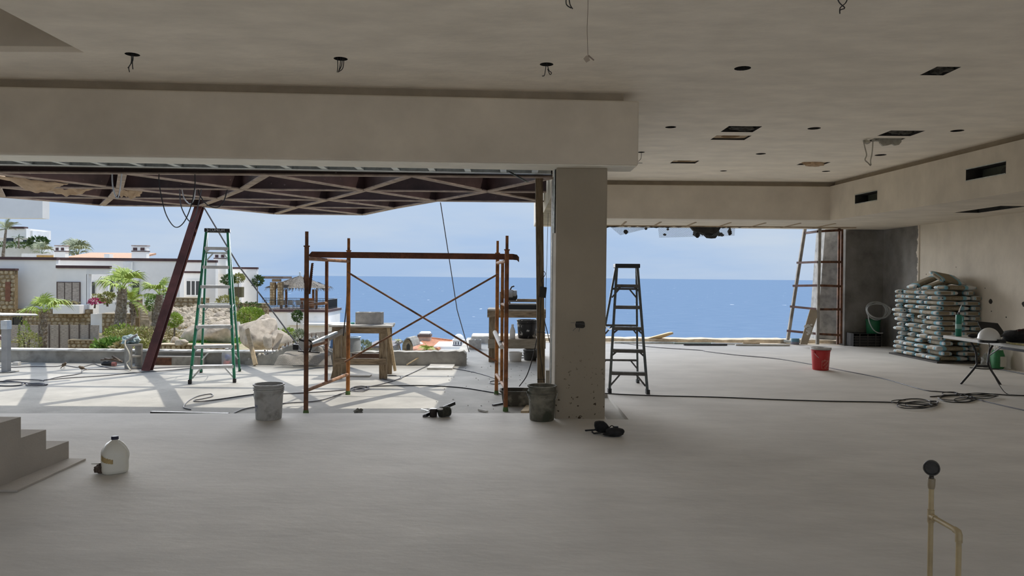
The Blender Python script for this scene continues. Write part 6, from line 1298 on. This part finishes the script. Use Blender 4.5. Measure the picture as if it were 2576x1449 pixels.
shrub('low dark planting along the pergola terrace', 625,768,36,5,66,'dark',300,.2); shrub('low dark hedge on top of the hillside retaining wall', 40,616,60,4,109,'dark',500,.4); shrub('dark green tree beside the distant hill house', 95,608,22,10,108,'dark',500,.45)
shrub('pink bougainvillea flowers in the angled white planter', 238,758,14,7,53.6,'pink',420,.12); shrub('second pink bougainvillea clump in the angled planter', 262,757,12,6,54,'pink',300,.12); shrub('small green shrub behind the pink flowers', 240,747,14,6,55.5,'olive',220,.14); shrub('brown dry plant in the planter below the wicker shutter', 180,763,18,5,54.2,'dry',220,.12)
shrub('dusty green bush beyond the parapet right of the bench', 915,872,20,14,40,'grey',500,.13); shrub('leafy bush beside the villa planter palm', 270,748,16,12,50,'olive',350,.2)
# palms
def fan_mesh(seed, Lb=.95, n=22):
    m = MB(); rr = random.Random(seed)
    m.tube([V(0,0,0),V(0,.35,.06),V(0,.72,.05)],[.035,.025,.02],5)
    for k in range(n):
        a = math.radians(-82+164*k/(n-1)+rr.uniform(-4,4)); L_ = Lb*(.72+.28*math.cos(a*.7))*rr.uniform(.85,1.05); d = V(math.sin(a),math.cos(a),0); s_ = V(d.y,-d.x,0); w = .045
        c0 = V(0,.70,.05); fold = .06*(1 if k%2 else -1); dr = rr.uniform(.15,.6)
        p1 = c0+d*L_*.45+V(0,0,.10+fold*.3); p2 = c0+d*L_*.78+V(0,0,.04-dr*.25); p3 = c0+d*L_*.95+V(0,0,-dr)
        m.add([c0-s_*.008,c0+s_*.008,p1+s_*w,p2+s_*w*.7,p3,p2-s_*w*.7,p1-s_*w],[(0,1,2,6),(6,2,3,5),(5,3,4)])
    return m
def feather_mesh(seed, L_=1.6, n=26):
    m = MB(); rr = random.Random(seed); sp = lambda t: V(0,L_*t*(1-.12*t),.45*t-.85*t*t)
    m.tube([sp(k/8) for k in range(9)],[.03*(1-k/9)+.006 for k in range(9)],5)
    for k in range(n):
        t = .14+.86*k/n; p = sp(t); l = .55*math.sin(PI*min(1,t*.92+.08))**.6
        for s_ in (-1,1):
            q_ = p+V(s_*l*.8,l*.55,-.18*l+rr.uniform(-.06,.06)); w = V(0,.035,0); m.add([p-w,p+w,q_],[(0,1,2)])
    return m
def palm(label, base, crown, Y, tw_, tips, proto, scale, m, cat='palm', extra=0, boots=True, trunk_m=None):
    B0, C0 = Py(*base,Y), Py(*crown,Y); t = thing('fan_palm' if proto is fan_mesh else 'feather_palm', label, cat, B0); r = tw_*Y/1850/2; h = C0.z-B0.z
    b = MB(); b.tube([B0-V(0,0,.5)]+[lerp(B0,C0,k/8) for k in range(9)],[r*1.25]+[r*(1.2-.35*k/8+.08*math.sin(k*2.3)) for k in range(9)],12)
    if boots:
        for k in range(150):
            u = R.random(); a = R.uniform(0,2*PI); p = lerp(B0,C0,u); d = V(math.cos(a),math.sin(a),0); s_ = V(-d.y,d.x,0)*.05; rr_ = r*(1.15-.3*u); q_ = p+d*(rr_+.02); b.add([q_-s_,q_+s_,q_+d*.09+V(0,0,.16)],[(0,1,2)])
    b.build('trunk', trunk_m or layered('palm_trunk',(.20,.155,.115),(.36,.31,.26),9,.45,.65,scale2=6,var=.3,rough=1,bump=.5), parent=t)
    meshes = []
    for i in range(3): o = proto(sum(map(ord,label))%50+i).build('frond', leafm(m), origin=(0,0,0)); meshes.append(o)
    used_ = [0,0,0]
    L0 = 1.55 if proto is fan_mesh else 1.45
    for i, (tx_, ty_, dy) in enumerate(tips):
        tip = Py(tx_,ty_,Y+dy); d = tip-C0; o = meshes[i%3] if not used_[i%3] else meshes[i%3].copy()
        if used_[i%3]: COL.objects.link(o)
        used_[i%3] = 1; o.parent = t; o.location = C0-B0; q_ = d.to_track_quat('Y','Z'); o.rotation_mode = 'QUATERNION'; o.rotation_quaternion = q_; k_ = d.length/L0; o.scale = (k_,k_,k_)
    for i in range(3):
        if not used_[i]: bpy.data.objects.remove(meshes[i])
    return t
palm('tall fan palm with thick shaggy trunk before the villa planter', (302,826),(308,727),45,24,[(236,702,-1),(262,715,-1.5),(300,664,0),(312,668,.6),(352,676,-.6),(285,690,1.5),(330,700,1.5),(345,712,.5),(262,692,.8)],fan_mesh,1,'lime')
palm('fan palm with windswept fronds beside the leaning prop', (392,828),(402,742),44,19,[(356,704,-.5),(364,712,.5),(352,744,-.8),(418,692,0),(438,718,.5),(425,730,-.6),(380,716,1),(395,712,-1)],fan_mesh,1,'lime')
palm('slender fan palm standing in front of the wicker fence', (108,884),(111,786),41,13,[(114,732,0),(98,742,.5),(62,770,-.8),(48,782,.3),(170,752,-.5),(145,762,.8),(84,756,-.6),(130,745,.5)],fan_mesh,1,'lime')
palm('yellowing feather palm behind the tall fan palm', (335,800),(330,760),50,8,[(318,712,0),(340,718,.5),(365,730,-.5),(375,770,-1),(355,790,.5),(300,735,.5),(325,725,-1),(350,745,1),(310,770,1)],feather_mesh,1,'lime')
palm('tall feather palm against the sky at upper left', (8,640),(15,578),95,6,[(-20,560,0),(-5,548,1),(18,544,0),(36,550,-1),(48,556,1),(-25,580,0),(40,572,0)],feather_mesh,1,'grey',boots=False)
palm('bushy palm crown rising behind the villa roof', (196,660),(196,640),80,9,[(165,600,0),(178,596,1),(195,598,0),(210,600,-1),(218,610,1),(168,618,-1),(222,630,0),(160,635,1),(186,612,2),(205,615,-2),(170,640,0),(220,645,1)],fan_mesh,1,'grey',boots=False)
palm('low bushy palm left of the first chimney', (105,660),(106,640),85,8,[(85,612,0),(98,604,1),(112,606,0),(122,616,-1),(126,634,1),(84,630,-1),(104,618,2)],fan_mesh,1,'grey',boots=False)
palm('small drooping palm in front of the hill house', (47,616),(47,598),106,3,[(30,592,0),(34,600,1),(47,588,0),(58,592,-1),(62,602,1)],feather_mesh,1,'dark',boots=False)
palm('small palm beside the stone niche roof', (1008,885),(1003,858),60,3,[(988,850,0),(990,862,1),(1003,847,0),(1014,856,-1),(1000,850,1),(992,870,0)],feather_mesh,1,'olive',boots=False)
palm('bushy palm plant before the red tiled roof', (1075,888),(1074,880),58,6,[(1052,872,0),(1060,866,1),(1072,861,0),(1085,864,-1),(1096,876,1),(1090,870,1),(1064,862,-1),(1055,880,1)],feather_mesh,1,'lime',boots=False)
palm('distant small palm tuft beside the grey drum', (852,790),(852,785),95,5,[(844,772,0),(852,770,0),(860,776,0),(842,780,1),(864,784,0)],feather_mesh,1,'olive',boots=False)
# ---- red roofed house below
rh = thing('red_roof_house', 'house below with orange tiled roof and small white dome', 'house', V(-7,66,-8))
TILE = mat('orange_tile',(.50,.20,.10),rough=.9,var=.25,scale=4,stretch=(1,4,1))
A, B_, C, D = Py(1040,858,72), Py(1071,852,70), Py(1142,861,70), Py(1098,882,62)
E = Py(1036,884,62)
b = MB(); b.add([A,B_,C,D,E],[(0,4,3,2,1)]); roof_ = b.build('tile_roof', TILE, parent=rh); sm = roof_.modifiers.new('s','SOLIDIFY'); sm.thickness = .25
b = MB()
for k in range(22):
    u = k/21; p, q_ = lerp(E,D,u), lerp(B_,C,u); b.tube([p+V(0,0,.05),q_+V(0,0,.05)],.07,5)
tag(b.build('tile_rows', mat('orange_tile2',(.56,.26,.15),rough=.9,var=.2), parent=roof_), kind='stuff')
b = MB(); b.tube([D+V(0,0,.08),C+V(0,0,.08)],.16,6); b.tube([B_+V(0,0,.08),C+V(0,0,.08)],.16,6); b.build('ridge_tiles', TILE, parent=roof_)
hb(rh,'wall',(1090,872,1180,905),63,5,WHITE,-10); hb(rh,'wall',(1036,882,1098,905),62.5,5,VILLA,-10)
b = MB(); p0_, p1_ = Py(1100,884,62.4), Py(1142,864,69); b.prism([p0_,Py(1180,884,62.4),Py(1178,866,69),p1_],(0,0,.12)); b.build('flat_roof', WHITE, parent=rh)
ch = hb(rh,'chimney',(1051,848,1082,862),68,1.2,mat('chimney_pink',(.50,.40,.33),rough=.9),-6); hb(ch,'chimney_band',(1050,842,1083,848),67.9,1.4,mat('brown_band',(.15,.11,.09),rough=.9)); hb(ch,'chimney_cap',(1053,836,1081,842),67.9,1.4,WHITE,bevel=.18)
dc = Py(1154,866,64); k = 64/1850
b = MB(); b.lathe([(15*k,-.4),(15*k,.32*1),(16*k,.34),(16*k,.42),(15*k,.44)],dc,24); dr = b.build('dome_drum', WHITE, parent=rh, smooth=True); b = MB(); b.lathe([(13*k*math.cos(a),.44+13.5*k*math.sin(a)) for a in [PI/2*j/9 for j in range(9)]]+[(.005,.44+13.5*k)],dc,24); b.build('dome', WHITE, parent=rh, smooth=True)
b = MB(); b.lathe([(15.6*k,-.12),(15.6*k,-.02)],dc,24); b.lathe([(15.4*k,.30),(15.4*k,.34)],dc,24); b.build('dome_band', mat('grey_band',(.17,.15,.17),rough=.9), parent=dr)
for a in (-2.45,-2.0,-1.57,-1.1,-.6):
    p = dc+V(15.05*k*math.cos(a),15.05*k*math.sin(a),.13); d = V(math.cos(a),math.sin(a),0); s_ = V(-d.y,d.x,0); b = MB(); b.obox(p,s_*.05,d*.02,V(0,0,.12)); b.build('dome_window', mat('win_dark',(.05,.05,.07),rough=.5), parent=dr)
b = MB(); p = Py(1056,868,66); b.lathe([(.35*math.cos(a),.3*math.sin(a)) for a in [PI/2*j/6 for j in range(6)]],p,16); b.build('small_dome', WHITE, parent=rh, smooth=True)
nh = thing('stone_niche', 'small arched stone dormer with grey barrel roof beyond the parapet', 'dormer', Py(1030,886,61)); 
poly = [Py(x,y,61) for x,y in ((1012,890),(1012,868),(1016,860),(1022,854),(1028,854),(1033,860),(1037,870),(1037,890))]; b = MB(); b.prism(poly,(0,.5,0)); b.build('stone_face', STONE, parent=nh)
b = MB(); b.prism([Py(x,y,60.9) for x,y in ((1023,880),(1023,869),(1027,864),(1031,869),(1031,880))],(0,.15,0)); b.build('arched_window', GLASS, parent=nh)
b = MB(); ar = [(1013,866),(1017,858),(1023,852.5),(1030,853),(1035,860),(1039,872)]; 
for (xa,ya),(xb,yb) in zip(ar,ar[1:]): p,q_ = Py(xa,ya,60.8),Py(xb,yb,60.8); b.prism([p,q_,q_+V(.35,2,0),p+V(.35,2,0)],(0,0,.1))
b.build('barrel_roof', CONC, parent=nh)
gr_ = thing('grey_roof_house', 'low grey roofed house partly hidden behind the sawhorse bench', 'house', V(-13,60,-7)); hb(gr_,'wall',(925,874,985,905),58,4,CONC,-10); hb(gr_,'roof',(920,870,990,875),57.8,5,mat('grey_roof',(.16,.15,.16),rough=.9))
cv = thing('white_canopy', 'white concrete canopy corner of the neighbouring roof at upper left', 'canopy', Py(50,548,16.5)); X0,X1,Z0,Z1 = pr(-160,500,118,548,16.5); MB().box(X0,X1-.1,16.5,16.75,Z0,Z1+.5).build('fascia', WHITE, parent=cv); MB().box(X0,X0+.5,17,17.5,-1.5,Z0).build('support', WHITE, parent=cv)
